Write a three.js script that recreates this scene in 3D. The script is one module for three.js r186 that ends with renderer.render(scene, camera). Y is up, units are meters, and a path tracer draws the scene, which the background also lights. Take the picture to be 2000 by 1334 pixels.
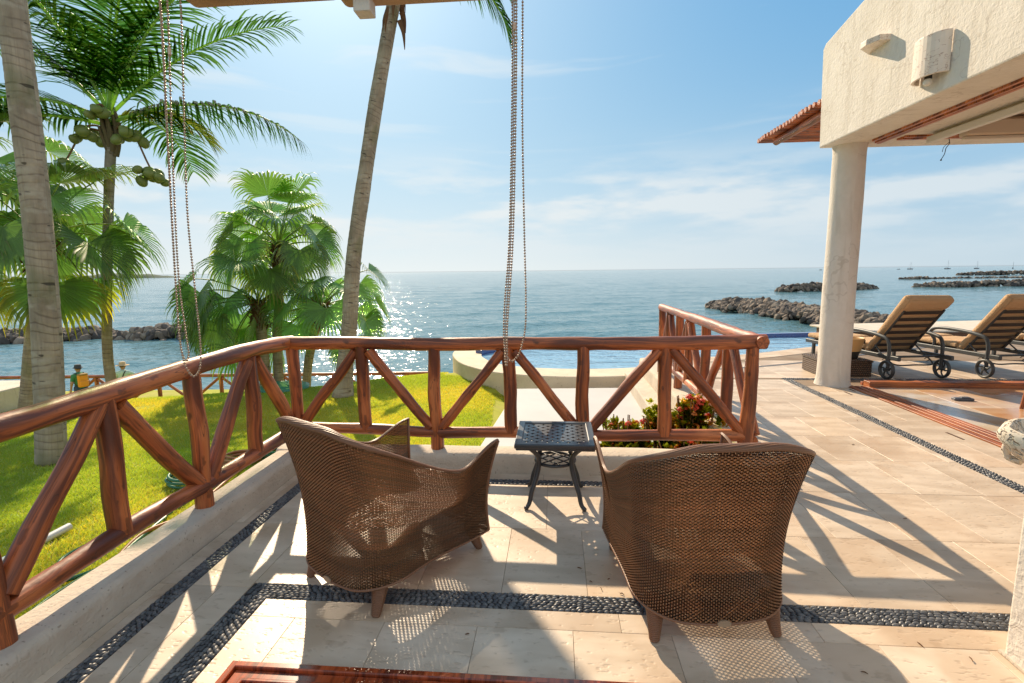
import * as THREE from 'three';
import { mergeGeometries, mergeVertices } from 'three/addons/utils/BufferGeometryUtils.js';
import { RoundedBoxGeometry } from 'three/addons/geometries/RoundedBoxGeometry.js';
import { MarchingCubes } from 'three/addons/objects/MarchingCubes.js';

// ------------------------------------------------------------------ camera, sky, sun, exposure
const scene = new THREE.Scene();
const camera = new THREE.PerspectiveCamera(67.4, 1024 / 683, 0.05, 40000);
camera.position.set(0, 1.5, 0);
camera.rotation.set(-0.13666, 0, 0, 'YXZ');
camera.rotateZ(-0.0108);
scene.add(camera);

const renderer = new THREE.WebGLRenderer({ antialias: true });
renderer.setSize(1024, 683);
renderer.toneMapping = THREE.LinearToneMapping;
renderer.toneMappingExposure = 2.2;
renderer.shadowMap.enabled = true;
renderer.shadowMap.type = THREE.PCFSoftShadowMap;

const SUN_AZ = 18.4 * Math.PI / 180, SUN_EL = 33.1 * Math.PI / 180;
const SUN = new THREE.Vector3(-Math.sin(SUN_AZ) * Math.cos(SUN_EL), Math.sin(SUN_EL), -Math.cos(SUN_AZ) * Math.cos(SUN_EL));
const sun = new THREE.DirectionalLight(new THREE.Color().setRGB(1, 0.81, 0.58), 3.3);
sun.position.copy(SUN).multiplyScalar(60);
sun.castShadow = true;
sun.shadow.mapSize.set(4096, 4096);
Object.assign(sun.shadow.camera, { left: -30, right: 30, top: 30, bottom: -30, near: 1, far: 160 });
scene.add(sun, sun.target);

// ------------------------------------------------------------------ random numbers and noise
function rng(seed) {
  let a = seed >>> 0;
  return () => { a = (a + 0x6D2B79F5) | 0; let t = Math.imul(a ^ (a >>> 15), 1 | a); t = (t + Math.imul(t ^ (t >>> 7), 61 | t)) ^ t; return ((t ^ (t >>> 14)) >>> 0) / 4294967296; };
}
function h2(x, y, s) { let n = Math.imul(x, 374761393) + Math.imul(y, 668265263) + Math.imul(s, 974634777) | 0; n = Math.imul(n ^ (n >>> 13), 1274126177); n ^= n >>> 16; return (n >>> 0) / 4294967296; }
const sm = (t) => t * t * (3 - 2 * t), clamp = (x, a = 0, b = 1) => Math.min(b, Math.max(a, x)), lerp = (a, b, t) => a + (b - a) * t;
const step = (a, b, x) => sm(clamp((x - a) / (b - a)));
const mod = (a, n) => ((a % n) + n) % n;
function pn(x, y, px, py, s) {           // value noise, repeating every px, py
  const xi = Math.floor(x), yi = Math.floor(y), fx = sm(x - xi), fy = sm(y - yi);
  const x0 = mod(xi, px), x1 = mod(xi + 1, px), y0 = mod(yi, py), y1 = mod(yi + 1, py);
  return lerp(lerp(h2(x0, y0, s), h2(x1, y0, s), fx), lerp(h2(x0, y1, s), h2(x1, y1, s), fx), fy);
}
function fbm(u, v, fx, fy, s, oct = 5, gain = 0.5) {   // u, v in 0..1, repeats
  let a = 0, w = 1, t = 0;
  for (let k = 0; k < oct; k++) { a += w * pn(u * fx, v * fy, fx, fy, s + k); t += w; w *= gain; fx *= 2; fy *= 2; }
  return a / t;
}
const n1 = (x, s) => { const i = Math.floor(x), f = sm(x - i); return lerp(h2(i, 7, s), h2(i + 1, 7, s), f) * 2 - 1; };

// ------------------------------------------------------------------ textures and materials
const enc = (c) => Math.round(255 * clamp(c <= 0.0031308 ? 12.92 * c : 1.055 * Math.pow(c, 1 / 2.4) - 0.055));
function colourTex(w, h, fn) {
  const d = new Uint8Array(w * h * 4);
  for (let y = 0; y < h; y++) for (let x = 0; x < w; x++) { const c = fn(x / w, y / h), i = (y * w + x) * 4; d[i] = enc(c[0]); d[i + 1] = enc(c[1]); d[i + 2] = enc(c[2]); d[i + 3] = 255; }
  const t = new THREE.DataTexture(d, w, h); t.colorSpace = THREE.SRGBColorSpace; t.wrapS = t.wrapT = THREE.RepeatWrapping; t.magFilter = THREE.LinearFilter; t.minFilter = THREE.LinearMipmapLinearFilter; t.generateMipmaps = true; t.needsUpdate = true; return t;
}
function greyTex(w, h, fn) {
  const d = new Uint8Array(w * h * 4);
  for (let y = 0; y < h; y++) for (let x = 0; x < w; x++) { const c = Math.round(255 * clamp(fn(x / w, y / h))), i = (y * w + x) * 4; d[i] = d[i + 1] = d[i + 2] = c; d[i + 3] = 255; }
  const t = new THREE.DataTexture(d, w, h); t.wrapS = t.wrapT = THREE.RepeatWrapping; t.magFilter = THREE.LinearFilter; t.minFilter = THREE.LinearMipmapLinearFilter; t.generateMipmaps = true; t.needsUpdate = true; return t;
}
const rep = (t, u, v) => { const c = t.clone(); c.repeat.set(u, v); c.needsUpdate = true; return c; };   // uv are in metres: repeat = 1 / size
const mix3 = (a, b, t) => [lerp(a[0], b[0], t), lerp(a[1], b[1], t), lerp(a[2], b[2], t)];
const C = (r, g, b) => new THREE.Color().setRGB(r, g, b);
function mat(o) { if (Array.isArray(o.color)) o.color = C(...o.color); return o.clearcoat || o.transmission || o.sheen || o.ior ? new THREE.MeshPhysicalMaterial(o) : new THREE.MeshStandardMaterial(o); }

const woodMap = colourTex(512, 1024, (u, v) => {
  const wob = fbm(u, v, 4, 3, 11, 3) * 0.22, g = fbm(u + wob, v, 26, 3, 12, 4), f = fbm(u, v, 90, 10, 15, 3), b = fbm(u, v, 3, 4, 18, 4), k = fbm(u, v, 14, 22, 21, 3);
  let c = mix3([0.075, 0.020, 0.008], [0.30, 0.098, 0.038], step(0.26, 0.70, g * 0.62 + b * 0.38));
  c = mix3(c, [0.40, 0.17, 0.085], step(0.60, 0.82, b) * 0.6);
  c = mix3(c, [0.055, 0.017, 0.008], step(0.62, 0.72, f) * 0.55);
  c = mix3(c, [0.05, 0.018, 0.01], step(0.70, 0.78, k) * 0.6);
  c = mix3(c, [0.03, 0.012, 0.008], step(0.007, 0.002, Math.abs(fbm(u + wob * 0.5, v, 9, 2, 23, 3) - 0.5)) * step(0.45, 0.6, fbm(u, v, 3, 6, 24, 3)) * 0.8);
  const kx = mod(u * 3 + 0.3 * h2(Math.floor(v * 3), 1, 25), 1) - 0.5, ky = (mod(v * 3, 1) - 0.5) * 3.2, kd = Math.hypot(kx * 1.5, ky) + 0.06 * (fbm(u, v, 30, 30, 26, 2) - 0.5);
  return mix3(c, [0.035, 0.014, 0.008], step(0.17, 0.05, kd) * 0.8 * (h2(Math.floor(u * 3), Math.floor(v * 3), 27) > 0.5 ? 1 : 0));
});
const woodBump = greyTex(512, 1024, (u, v) => 0.5 * fbm(u + fbm(u, v, 4, 3, 11, 3) * 0.22, v, 26, 3, 12, 4) + 0.5 * fbm(u, v, 8, 18, 31, 4));
const M = {};
M.log = mat({ color: [1.75, 1.40, 0.90], map: rep(woodMap, 2.2, 0.7), bumpMap: rep(woodBump, 2.2, 0.7), bumpScale: 0.006, roughness: 0.5, clearcoat: 0.22, clearcoatRoughness: 0.3 });
M.plank = mat({ color: [1.9, 1.75, 1.1], map: rep(woodMap, 3.5, 0.5), bumpMap: rep(woodBump, 3.5, 0.5), bumpScale: 0.001, roughness: 0.5, clearcoat: 0.15, clearcoatRoughness: 0.3 });
M.palewood = mat({ color: [1.55, 1.35, 1.2], map: rep(woodMap, 3.5, 0.6), roughness: 0.6 });
const stuccoBump = greyTex(1024, 1024, (u, v) => {
  const a = fbm(u, v, 7, 7, 41, 3), th = a * 12, s = Math.sin((u * Math.cos(0) * 90 + a * 26) * 2 * Math.PI / 1) * 0.5 + 0.5;
  return 0.50 * fbm(u, v, 34, 34, 42, 5, 0.62) + 0.22 * fbm(u + a * 0.12, v + a * 0.2, 90, 22, 44, 3) + 0.28 * fbm(u + a * 0.2, v - a * 0.1, 22, 90, 46, 3);
});
const stuccoMap = colourTex(512, 512, (u, v) => { const a = fbm(u, v, 5, 5, 51, 5), b = fbm(u, v, 40, 40, 52, 3); let c = mix3([0.60, 0.54, 0.46], [0.77, 0.715, 0.64], clamp(a * 0.8 + b * 0.35)); c = mix3(c, [0.50, 0.44, 0.36], step(0.55, 0.78, fbm(u, v, 24, 3, 55, 4)) * 0.4); return mix3(c, [0.40, 0.33, 0.26], step(0.010, 0.003, Math.abs(fbm(u, v, 4, 4, 57, 5) - 0.52)) * 0.35); });
M.stucco = mat({ map: rep(stuccoMap, 0.7, 0.7), bumpMap: rep(stuccoBump, 1.15, 1.15), bumpScale: 0.0065, roughness: 0.92 });
M.stuccoFine = mat({ map: rep(stuccoMap, 0.5, 0.5), bumpMap: rep(stuccoBump, 1.6, 1.6), bumpScale: 0.006, roughness: 0.9 });
const curbMap = colourTex(512, 512, (u, v) => { const a = fbm(u, v, 6, 6, 61, 5), p = fbm(u, v, 70, 70, 62, 2); let c = mix3([0.52, 0.43, 0.335], [0.69, 0.60, 0.48], a); c = mix3(c, [0.24, 0.17, 0.12], step(0.80, 0.88, p) * 0.6); return c; });
M.curb = mat({ map: rep(curbMap, 1, 1), bumpMap: rep(stuccoBump, 1.2, 1.2), bumpScale: 0.007, roughness: 0.9 });
const travMap = colourTex(1024, 1024, (u, v) => {
  const w = fbm(u, v, 4, 4, 71, 3) * 0.10, a = fbm(u, v + w, 4, 22, 72, 5), b = fbm(u, v, 6, 6, 73, 5), p = fbm(u, v, 60, 150, 74, 3), q = fbm(u, v, 24, 40, 77, 4);
  let c = mix3([0.53, 0.415, 0.30], [0.71, 0.585, 0.45], step(0.28, 0.68, a * 0.55 + b * 0.45));
  c = mix3(c, [0.50, 0.35, 0.22], step(0.52, 0.74, b) * 0.55);
  c = mix3(c, [0.34, 0.24, 0.16], step(0.70, 0.80, p) * 0.35);
  c = mix3(c, [0.40, 0.28, 0.18], step(0.50, 0.72, fbm(u, v, 3, 3, 70, 5)) * 0.45);
  return mix3(c, [0.36, 0.25, 0.16], step(0.66, 0.80, q) * step(0.45, 0.65, b) * 0.45);
});
const travBump = greyTex(512, 512, (u, v) => 1 - step(0.66, 0.76, fbm(u, v, 60, 150, 74, 3)) * 0.7 - 0.3 * fbm(u, v, 30, 30, 79, 3));
M.trav = mat({ map: rep(travMap, 0.55, 0.55), bumpMap: rep(travBump, 0.55, 0.55), bumpScale: 0.0015, roughness: 0.46 });
M.trav2 = mat({ color: [0.92, 0.91, 0.90], map: rep(travMap, 0.55, 0.55), bumpMap: rep(travBump, 0.55, 0.55), bumpScale: 0.0015, roughness: 0.5 });
M.trav3 = mat({ color: [1.05, 1.02, 0.98], map: rep(travMap, 0.55, 0.55), bumpMap: rep(travBump, 0.55, 0.55), bumpScale: 0.0015, roughness: 0.42 });
M.joint = mat({ color: [0.42, 0.38, 0.34], map: rep(travMap, 0.55, 0.55), roughness: 0.8 });
const marbleMap = colourTex(512, 512, (u, v) => { const a = fbm(u, v + fbm(u, v, 3, 3, 81, 3) * 0.3, 3, 8, 82, 5), b = fbm(u, v, 4, 4, 84, 4); let c = mix3([0.55, 0.30, 0.13], [0.70, 0.55, 0.40], step(0.3, 0.7, a)); return mix3(c, [0.60, 0.47, 0.40], step(0.45, 0.7, b) * 0.6); });
M.marble = mat({ map: rep(marbleMap, 0.8, 0.8), roughness: 0.3, clearcoat: 0.2, clearcoatRoughness: 0.15 });
M.marble2 = mat({ color: [1.0, 0.8, 0.62], map: rep(marbleMap, 0.6, 0.6), roughness: 0.22, clearcoat: 0.5, clearcoatRoughness: 0.08 });
M.marblePale = mat({ color: [1.05, 1.2, 1.35], map: rep(marbleMap, 0.5, 0.5), roughness: 0.25, clearcoat: 0.4, clearcoatRoughness: 0.1 });
M.mortar = mat({ color: [0.035, 0.033, 0.033], roughness: 0.9 });
M.pebble = [[0.095, 0.096, 0.10], [0.14, 0.138, 0.138], [0.062, 0.064, 0.070]].map((color) => mat({ color, roughness: 0.40 }));
const trunkMap = colourTex(512, 1024, (u, v) => {
  const w = fbm(u, v, 4, 5, 91, 4) * 0.06 + fbm(u, v, 2, 9, 90, 2) * 0.05, q = (v + w) * 22, r = mod(q, 1), lo = h2(mod(Math.floor(q), 22), 3, 99), br = step(0.30, 0.55, fbm(u, v, 9, 22, 89, 3)), e = 1 - (1 - step(0.0, 0.09 + 0.08 * lo, r) * (1 - step(0.80, 1, r))) * br * (0.35 + 0.65 * lo), a = fbm(u, v, 8, 12, 92, 5), f = fbm(u, v, 60, 16, 94, 3), m = fbm(u, v, 4, 3, 96, 4), k = fbm(u, v, 7, 46, 98, 3);
  let c = mix3([0.20, 0.155, 0.11], [0.50, 0.41, 0.30], clamp(a * 0.9 + f * 0.3 - 0.1));
  c = mix3(mix3(c, [0.12, 0.08, 0.055], 0.7), c, e);
  const vf = fbm(u, v, 70, 6, 88, 3); c = mix3(c, [0.16, 0.115, 0.08], step(0.58, 0.72, vf) * 0.2); c = mix3(c, [0.56, 0.50, 0.40], step(0.55, 0.75, fbm(u, v, 7, 18, 87, 4)) * 0.35);
  c = mix3(c, [0.13, 0.15, 0.055], step(0.55, 0.75, m) * 0.45);
  return mix3(c, [0.03, 0.022, 0.018], step(0.74, 0.80, k) * 0.75);
});
const trunkBump = greyTex(512, 1024, (u, v) => { const w = fbm(u, v, 4, 5, 91, 4) * 0.06 + fbm(u, v, 2, 9, 90, 2) * 0.05, q = (v + w) * 22, r = mod(q, 1), lo = h2(mod(Math.floor(q), 22), 3, 99); return 0.4 * (1 - Math.abs(r - 0.45)) * (0.4 + 0.6 * lo) + 0.35 * fbm(u, v, 40, 14, 94, 4) + 0.25 * fbm(u, v, 70, 6, 88, 3); });
M.trunk = mat({ map: rep(trunkMap, 1, 0.62), bumpMap: rep(trunkBump, 1, 0.62), bumpScale: 0.016, roughness: 0.92 });
M.trunk2 = mat({ color: [1.05, 1.0, 0.95], map: rep(trunkMap, 1, 0.9), bumpMap: rep(trunkBump, 1, 0.9), bumpScale: 0.012, roughness: 0.92 });
M.fibre = mat({ color: [0.17, 0.085, 0.04], roughness: 0.95 });
M.coir = mat({ color: [0.23, 0.125, 0.06], roughness: 0.95 });
const leafM = (color, transmission = 0.42, roughness = 0.62) => mat({ color, transmission, roughness, thickness: 0, side: THREE.DoubleSide, vertexColors: true });
M.frond = leafM([0.23, 0.47, 0.085], 0.72);
M.fan = leafM([0.175, 0.36, 0.045], 0.66);
M.fan2 = leafM([0.135, 0.30, 0.045], 0.64);
M.petiole = mat({ color: [0.16, 0.19, 0.05], roughness: 0.6 });
M.coconut = mat({ color: [0.20, 0.24, 0.06], roughness: 0.5 });
M.white = mat({ color: [0.78, 0.76, 0.72], roughness: 0.5 });

// ------------------------------------------------------------------ object helpers
const names = {};
function numbered(n) { const k = names[n] = (names[n] ?? -1) + 1; return k ? `${n}_${String(k).padStart(3, '0')}` : n; }
function shade(o) { o.traverse((m) => { if (m.isMesh) m.castShadow = m.receiveShadow = true; }); return o; }
function tag(o, label, category, group, kind) { const u = o.userData; if (label) u.label = label; if (category) u.category = category; if (group) u.group = group; if (kind) u.kind = kind; return o; }
function thing(name, label, category, pos = [0, 0, 0], turn = 0, group, kind) { const o = new THREE.Group(); o.name = numbered(name); o.position.set(...pos); o.rotation.y = turn; scene.add(o); return tag(o, label, category, group, kind); }
function unify(gs) { gs = gs.flat(Infinity).filter(Boolean); if (gs.some((g) => !g.index)) gs = gs.map((g) => (g.index ? g.toNonIndexed() : g)); const col = gs.some((g) => g.attributes.color); for (const g of gs) { for (const k of Object.keys(g.attributes)) if (!['position', 'normal', 'uv', 'color'].includes(k)) g.deleteAttribute(k); if (!g.attributes.uv) g.setAttribute('uv', new THREE.BufferAttribute(new Float32Array(g.attributes.position.count * 2), 2)); if (col && !g.attributes.color) g.setAttribute('color', new THREE.BufferAttribute(new Float32Array(g.attributes.position.count * 3).fill(1), 3)); } return gs.length === 1 ? gs[0] : mergeGeometries(gs); }
function part(name, geo, m, parent, label) { const o = new THREE.Mesh(Array.isArray(geo) ? unify(geo) : geo, m); o.name = name; parent.add(o); if (label) o.userData.label = label; return o; }
function single(name, geo, m, label, category, pos, turn, group, kind) { const o = new THREE.Mesh(Array.isArray(geo) ? unify(geo) : geo, m); o.name = numbered(name); if (pos) o.position.set(...pos); if (turn) o.rotation.y = turn; scene.add(o); return tag(o, label, category, group, kind); }
const V = (x, y, z) => new THREE.Vector3(x, y, z);
const move = (g, x, y, z) => g.translate(x, y, z);
const box = (w, h, d, x = 0, y = 0, z = 0) => boxUV(new THREE.BoxGeometry(w, h, d), w, h, d).translate(x, y, z);
function boxUV(g, w, h, d) { const uv = g.attributes.uv, s = [[d, h], [d, h], [w, d], [w, d], [w, h], [w, h]]; for (let i = 0; i < 24; i++) { const f = s[i >> 2]; uv.setXY(i, uv.getX(i) * f[0], uv.getY(i) * f[1]); } return g; }
function rbox(w, h, d, r, x = 0, y = 0, z = 0, seg = 2) { const g = new RoundedBoxGeometry(w, h, d, seg, Math.min(r, w / 2.02, h / 2.02, d / 2.02)); const p = g.attributes.position, n = g.attributes.normal, uv = g.attributes.uv; for (let i = 0; i < p.count; i++) { const a = Math.abs(n.getX(i)), b = Math.abs(n.getY(i)), c = Math.abs(n.getZ(i)); if (b > a && b > c) uv.setXY(i, p.getX(i), p.getZ(i)); else if (a > c) uv.setXY(i, p.getZ(i), p.getY(i)); else uv.setXY(i, p.getX(i), p.getY(i)); } return g.translate(x, y, z); }
// wood grain runs along v: turn the uv where a board's length lies along x, or along z on its sides
function turnUV(g, sidesOnly) { const uv = g.attributes.uv, n = g.attributes.normal; for (let i = 0; i < uv.count; i++) if (!sidesOnly || Math.abs(n.getX(i)) > 0.7) uv.setXY(i, uv.getY(i), uv.getX(i)); return g; }
// a flat prism over a polygon of [x, z] points
function prism(pts, y0, y1, bevel = 0) {
  const s = new THREE.Shape(pts.map(([x, z]) => new THREE.Vector2(x, -z)));
  const g = new THREE.ExtrudeGeometry(s, { depth: y1 - y0 - 2 * bevel, bevelEnabled: bevel > 0, bevelThickness: bevel, bevelSize: bevel, bevelOffset: -bevel, bevelSegments: 2, steps: 1, curveSegments: 8 });
  return g.translate(0, 0, bevel).rotateX(-Math.PI / 2).translate(0, y0, 0);
}
// a tube along points; radius is a number or a function of (t, angle); uv = metres round and along
function tube(points, radius, radial = 8, { caps = true, squash, seed = 0, uvw } = {}) {
  const P = points, n = P.length, pos = [], nor = [], uv = [], idx = [];
  const rf = typeof radius === 'function' ? radius : () => radius;
  let T = P[1].clone().sub(P[0]).normalize(), N = Math.abs(T.y) < 0.9 ? V(0, 1, 0) : V(1, 0, 0);
  N.addScaledVector(T, -N.dot(T)).normalize();
  let len = 0;
  const rings = [];
  for (let i = 0; i < n; i++) {
    const t2 = (i === 0 ? P[1].clone().sub(P[0]) : i === n - 1 ? P[i].clone().sub(P[i - 1]) : P[i + 1].clone().sub(P[i - 1])).normalize();
    N.addScaledVector(t2, -N.dot(t2)).normalize();
    const B = t2.clone().cross(N);
    if (i) len += P[i].distanceTo(P[i - 1]);
    rings.push({ t: t2, N: N.clone(), B, len });
    for (let k = 0; k <= radial; k++) {
      const a = k / radial * Math.PI * 2, r = rf(i / (n - 1), k === radial ? 0 : a), cs = Math.cos(a), sn = Math.sin(a) * (squash ?? 1);
      const d = N.clone().multiplyScalar(cs).addScaledVector(B, sn);
      pos.push(P[i].x + d.x * r, P[i].y + d.y * r, P[i].z + d.z * r);
      const nn = N.clone().multiplyScalar(Math.cos(a)).addScaledVector(B, Math.sin(a) / (squash ?? 1)).normalize();
      nor.push(nn.x, nn.y, nn.z);
      uv.push((uvw ?? 1) * k / radial * (uvw ? 1 : Math.max(0.05, 2 * Math.PI * rf(0.5, 0))) + seed * 0.37, len + seed * 0.71);
    }
  }
  const w = radial + 1;
  for (let i = 0; i < n - 1; i++) for (let k = 0; k < radial; k++) { const a = i * w + k, b = a + 1, c = a + w, d = c + 1; idx.push(a, b, c, b, d, c); }
  if (caps) for (const e of [0, n - 1]) {
    const c = pos.length / 3, t = rings[e].t, s = e ? 1 : -1, r = rf(e ? 1 : 0, 0);
    const cp = P[e].clone().addScaledVector(t, s * r * 0.18);
    pos.push(cp.x, cp.y, cp.z); nor.push(t.x * s, t.y * s, t.z * s); uv.push(0.5, rings[e].len);
    const st = pos.length / 3;
    for (let k = 0; k <= radial; k++) { const j = (e * w + k) * 3; pos.push(pos[j], pos[j + 1], pos[j + 2]); nor.push(t.x * s, t.y * s, t.z * s); uv.push(0.5 + 0.1 * Math.cos(k), rings[e].len); }
    for (let k = 0; k < radial; k++) e ? idx.push(c, st + k, st + k + 1) : idx.push(c, st + k + 1, st + k);
  }
  const g = new THREE.BufferGeometry();
  g.setAttribute('position', new THREE.Float32BufferAttribute(pos, 3)); g.setAttribute('normal', new THREE.Float32BufferAttribute(nor, 3)); g.setAttribute('uv', new THREE.Float32BufferAttribute(uv, 2)); g.setIndex(idx);
  return g;
}
const curve = (pts, n) => new THREE.CatmullRomCurve3(pts.map((p) => (p.isVector3 ? p : V(...p)))).getPoints(n);
const bar = (a, b, r, radial = 8) => tube([V(...a), V(...b)], r, radial);
// a peeled log: slightly bent, uneven, tapered
let logSeed = 1;
function log(a, b, r0, r1 = r0, bend = 0.012) {
  const A = V(...a), B = V(...b), L = A.distanceTo(B), n = Math.max(6, Math.round(L / 0.06)), s = logSeed++, pts = [];
  const T = B.clone().sub(A).normalize(), X = V(0.31, 0.87, 0.4).cross(T).normalize(), Y = T.clone().cross(X);
  for (let i = 0; i <= n; i++) { const t = i / n, e = Math.sin(Math.PI * t); pts.push(A.clone().lerp(B, t).addScaledVector(X, bend * e * n1(t * 2.3 + s * 3.1, 5)).addScaledVector(Y, bend * e * n1(t * 2.1 + s * 1.7, 6))); }
  return tube(pts, (t, a2) => lerp(r0, r1, t) * (1 + 0.07 * n1(t * L * 3.2 + s * 5.3, 8) + 0.05 * n1(t * L * 9 + s, 9) + 0.035 * Math.sin(a2 * 3 + s + t * 2) + 0.02 * Math.sin(a2 * 5 + s * 2)), 14, { seed: s });
}
function smoothNormals(g) { g.computeVertexNormals(); return g; }

// the house is laid out square to itself and turned 4.8 degrees from the line of sight: U along its front, Vv away from the house
const BR = -4.8 * Math.PI / 180, bc = Math.cos(BR), bs = -Math.sin(BR);
const toWorld = (U, y, Vv) => [U * bc + Vv * bs, y, U * bs - Vv * bc];
const built = (name, label, category, group, kind) => thing(name, label, category, [0, 0, 0], BR, group, kind);   // children in (U, y, -V)
const toUV = (x, z) => [x * bc + z * bs, x * bs - z * bc];

// ------------------------------------------------------------------ the sky: hazy blue, paler round the sun and towards the horizon, thin high cloud
{
  const W = 4096, H = 2048, d = new Float32Array(W * H * 4), K = 1 / 2.02;
  for (let j = 0; j < H; j++) {
    const el = (j + 0.5) / H * Math.PI - Math.PI / 2, y = Math.sin(el), ce = Math.cos(el), deg = el * 57.2958;
    for (let i = 0; i < W; i++) {
      const o = (j * W + i) * 4;
      if (deg < -2) { d[o] = 0.30 * K; d[o + 1] = 0.34 * K; d[o + 2] = 0.36 * K; d[o + 3] = 1; continue; }
      const az = (i + 0.5) / W * 2 * Math.PI - Math.PI, x = Math.cos(az) * ce, z = Math.sin(az) * ce;
      const g = Math.acos(clamp(x * SUN.x + y * SUN.y + z * SUN.z, -1, 1)) * 57.2958, e = Math.max(0, deg);
      const gh = Math.acos(clamp((Math.cos(az) * SUN.x + Math.sin(az) * SUN.z) / Math.cos(SUN_EL), -1, 1)) * 57.2958;
      const warm = Math.exp(-Math.pow(gh / 48, 2));
      let c = mix3([0.05, 0.285, 0.62], [0.72, 0.79, 0.85], 0.80 * step(52, 95, g) + 0.2 * step(28, 60, e));  // unseen sky away from the sun is given added brightness to lift shadows
      const haze = mix3([0.47, 0.60, 0.69], [0.79, 0.825, 0.805], warm);
      c = mix3(c, [0.34, 0.65, 0.82], (0.50 + 0.38 * Math.exp(-Math.pow(g / 48, 2))) * Math.exp(-Math.pow(e / 21, 1.5)));
      c = mix3(c, haze, Math.exp(-Math.pow(e / 9.8, 1.2)));
      c = mix3(c, [0.66, 0.84, 0.93], 0.72 * Math.exp(-Math.pow(g / 27, 1.7)));
      const au = Math.exp(-g / 5) * 0.6 + Math.exp(-g / 13) * 0.24;
      c = [c[0] + au, c[1] + au * 0.97, c[2] + au * 0.92];
      if (e < 75) {                       // thin cloud, drawn out along the horizon, on a layer seen ever more edge-on
        const u = (i + 0.5) / W, v = (j + 0.5) / H;
        const wob = fbm(u, v, 18, 40, 301, 3) * 0.010;
        const a = fbm(u + wob, v + wob * 0.6 + u * 0.0, 38, 96, 302, 6, 0.58), b = fbm(u, v, 12, 36, 305, 4), s = fbm(u + wob, v + wob * 2, 14, 130, 309, 6, 0.6);
        const band = Math.exp(-Math.pow((e - 7.4) / 3.4, 2)) * 0.95 + Math.exp(-Math.pow((e - 3.5) / 3, 2)) * 0.3;
        const streak = Math.exp(-Math.pow((e - 21) / 10, 2)) * 0.5;
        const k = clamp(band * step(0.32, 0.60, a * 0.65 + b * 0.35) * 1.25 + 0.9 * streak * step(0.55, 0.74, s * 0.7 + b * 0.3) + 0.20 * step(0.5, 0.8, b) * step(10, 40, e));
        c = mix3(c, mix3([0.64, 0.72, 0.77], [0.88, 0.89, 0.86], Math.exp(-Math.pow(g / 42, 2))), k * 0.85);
      }
      d[o] = c[0] * K; d[o + 1] = c[1] * K; d[o + 2] = c[2] * K; d[o + 3] = 1;
    }
  }
  const t = new THREE.DataTexture(d, W, H, THREE.RGBAFormat, THREE.FloatType);
  t.mapping = THREE.EquirectangularReflectionMapping; t.colorSpace = THREE.LinearSRGBColorSpace; t.magFilter = THREE.LinearFilter; t.minFilter = THREE.LinearFilter; t.needsUpdate = true;
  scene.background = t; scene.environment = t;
}

// ------------------------------------------------------------------ the sea
const SEA = -4.4;
{
  const rnd = rng(77), waves = [];
  for (let k = 0; k < 26; k++) { const L = 0.7 * Math.pow(1.14, k) * (0.9 + rnd() * 0.2), dir = 0.35 + (rnd() - 0.5) * 1.7; waves.push({ k: 2 * Math.PI / L, x: Math.sin(dir), z: Math.cos(dir), p: rnd() * 6.28, a: 0.0056 * Math.pow(L, 0.72), L }); }
  const pos = [], uv = [], idx = [], NA = 620, A0 = -1.22, A1 = 1.22;
  const radii = [];
  for (let r = 16; r < 420; ) { radii.push(r); r += Math.max(0.17, r * r / 5.9 * 0.00062); }
  for (let r = radii[radii.length - 1] * 1.05; r < 14000; r *= 1.07) radii.push(r);
  for (const r of radii) for (let i = 0; i <= NA; i++) {
    const a = lerp(A0, A1, i / NA), x = Math.sin(a) * r, z = -Math.cos(a) * r, cell = Math.max(r * (A1 - A0) / NA, 0.17);
    let y = 0;
    for (const w of waves) { const f = step(1.8, 3.5, w.L / cell); if (f > 0) { const s = Math.sin(w.k * (w.x * x + w.z * z) + w.p + 0.9 * Math.sin(x * 0.11 + z * 0.07 + w.p)); y += f * w.a * (s + 0.25 * s * s); } }
    pos.push(x, y, z); uv.push(x, z);
  }
  for (let j = 0; j < radii.length - 1; j++) for (let i = 0; i < NA; i++) { const a = j * (NA + 1) + i, b = a + 1, c = a + NA + 1, e = c + 1; idx.push(a, b, c, b, e, c); }
  const g = new THREE.BufferGeometry();
  g.setAttribute('position', new THREE.Float32BufferAttribute(pos, 3)); g.setAttribute('uv', new THREE.Float32BufferAttribute(uv, 2)); g.setIndex(idx); g.computeVertexNormals();
  const ripple = greyTex(1024, 1024, (u, v) => { const w = fbm(u, v, 5, 8, 401, 3) * 0.06; return 0.5 * (1 - Math.abs(2 * fbm(u + w, v + w, 13, 24, 402, 4) - 1)) + 0.5 * fbm(u - w, v + w, 24, 46, 407, 4, 0.6); });
  M.sea = mat({ color: [0.10, 0.20, 0.22], roughness: 0.10, ior: 1.33, bumpMap: rep(ripple, 1 / 21, 1 / 21), bumpScale: 0.17 });
  single('sea', g, M.sea, null, null, [0, SEA, 0], 0, null, 'structure');
}

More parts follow.
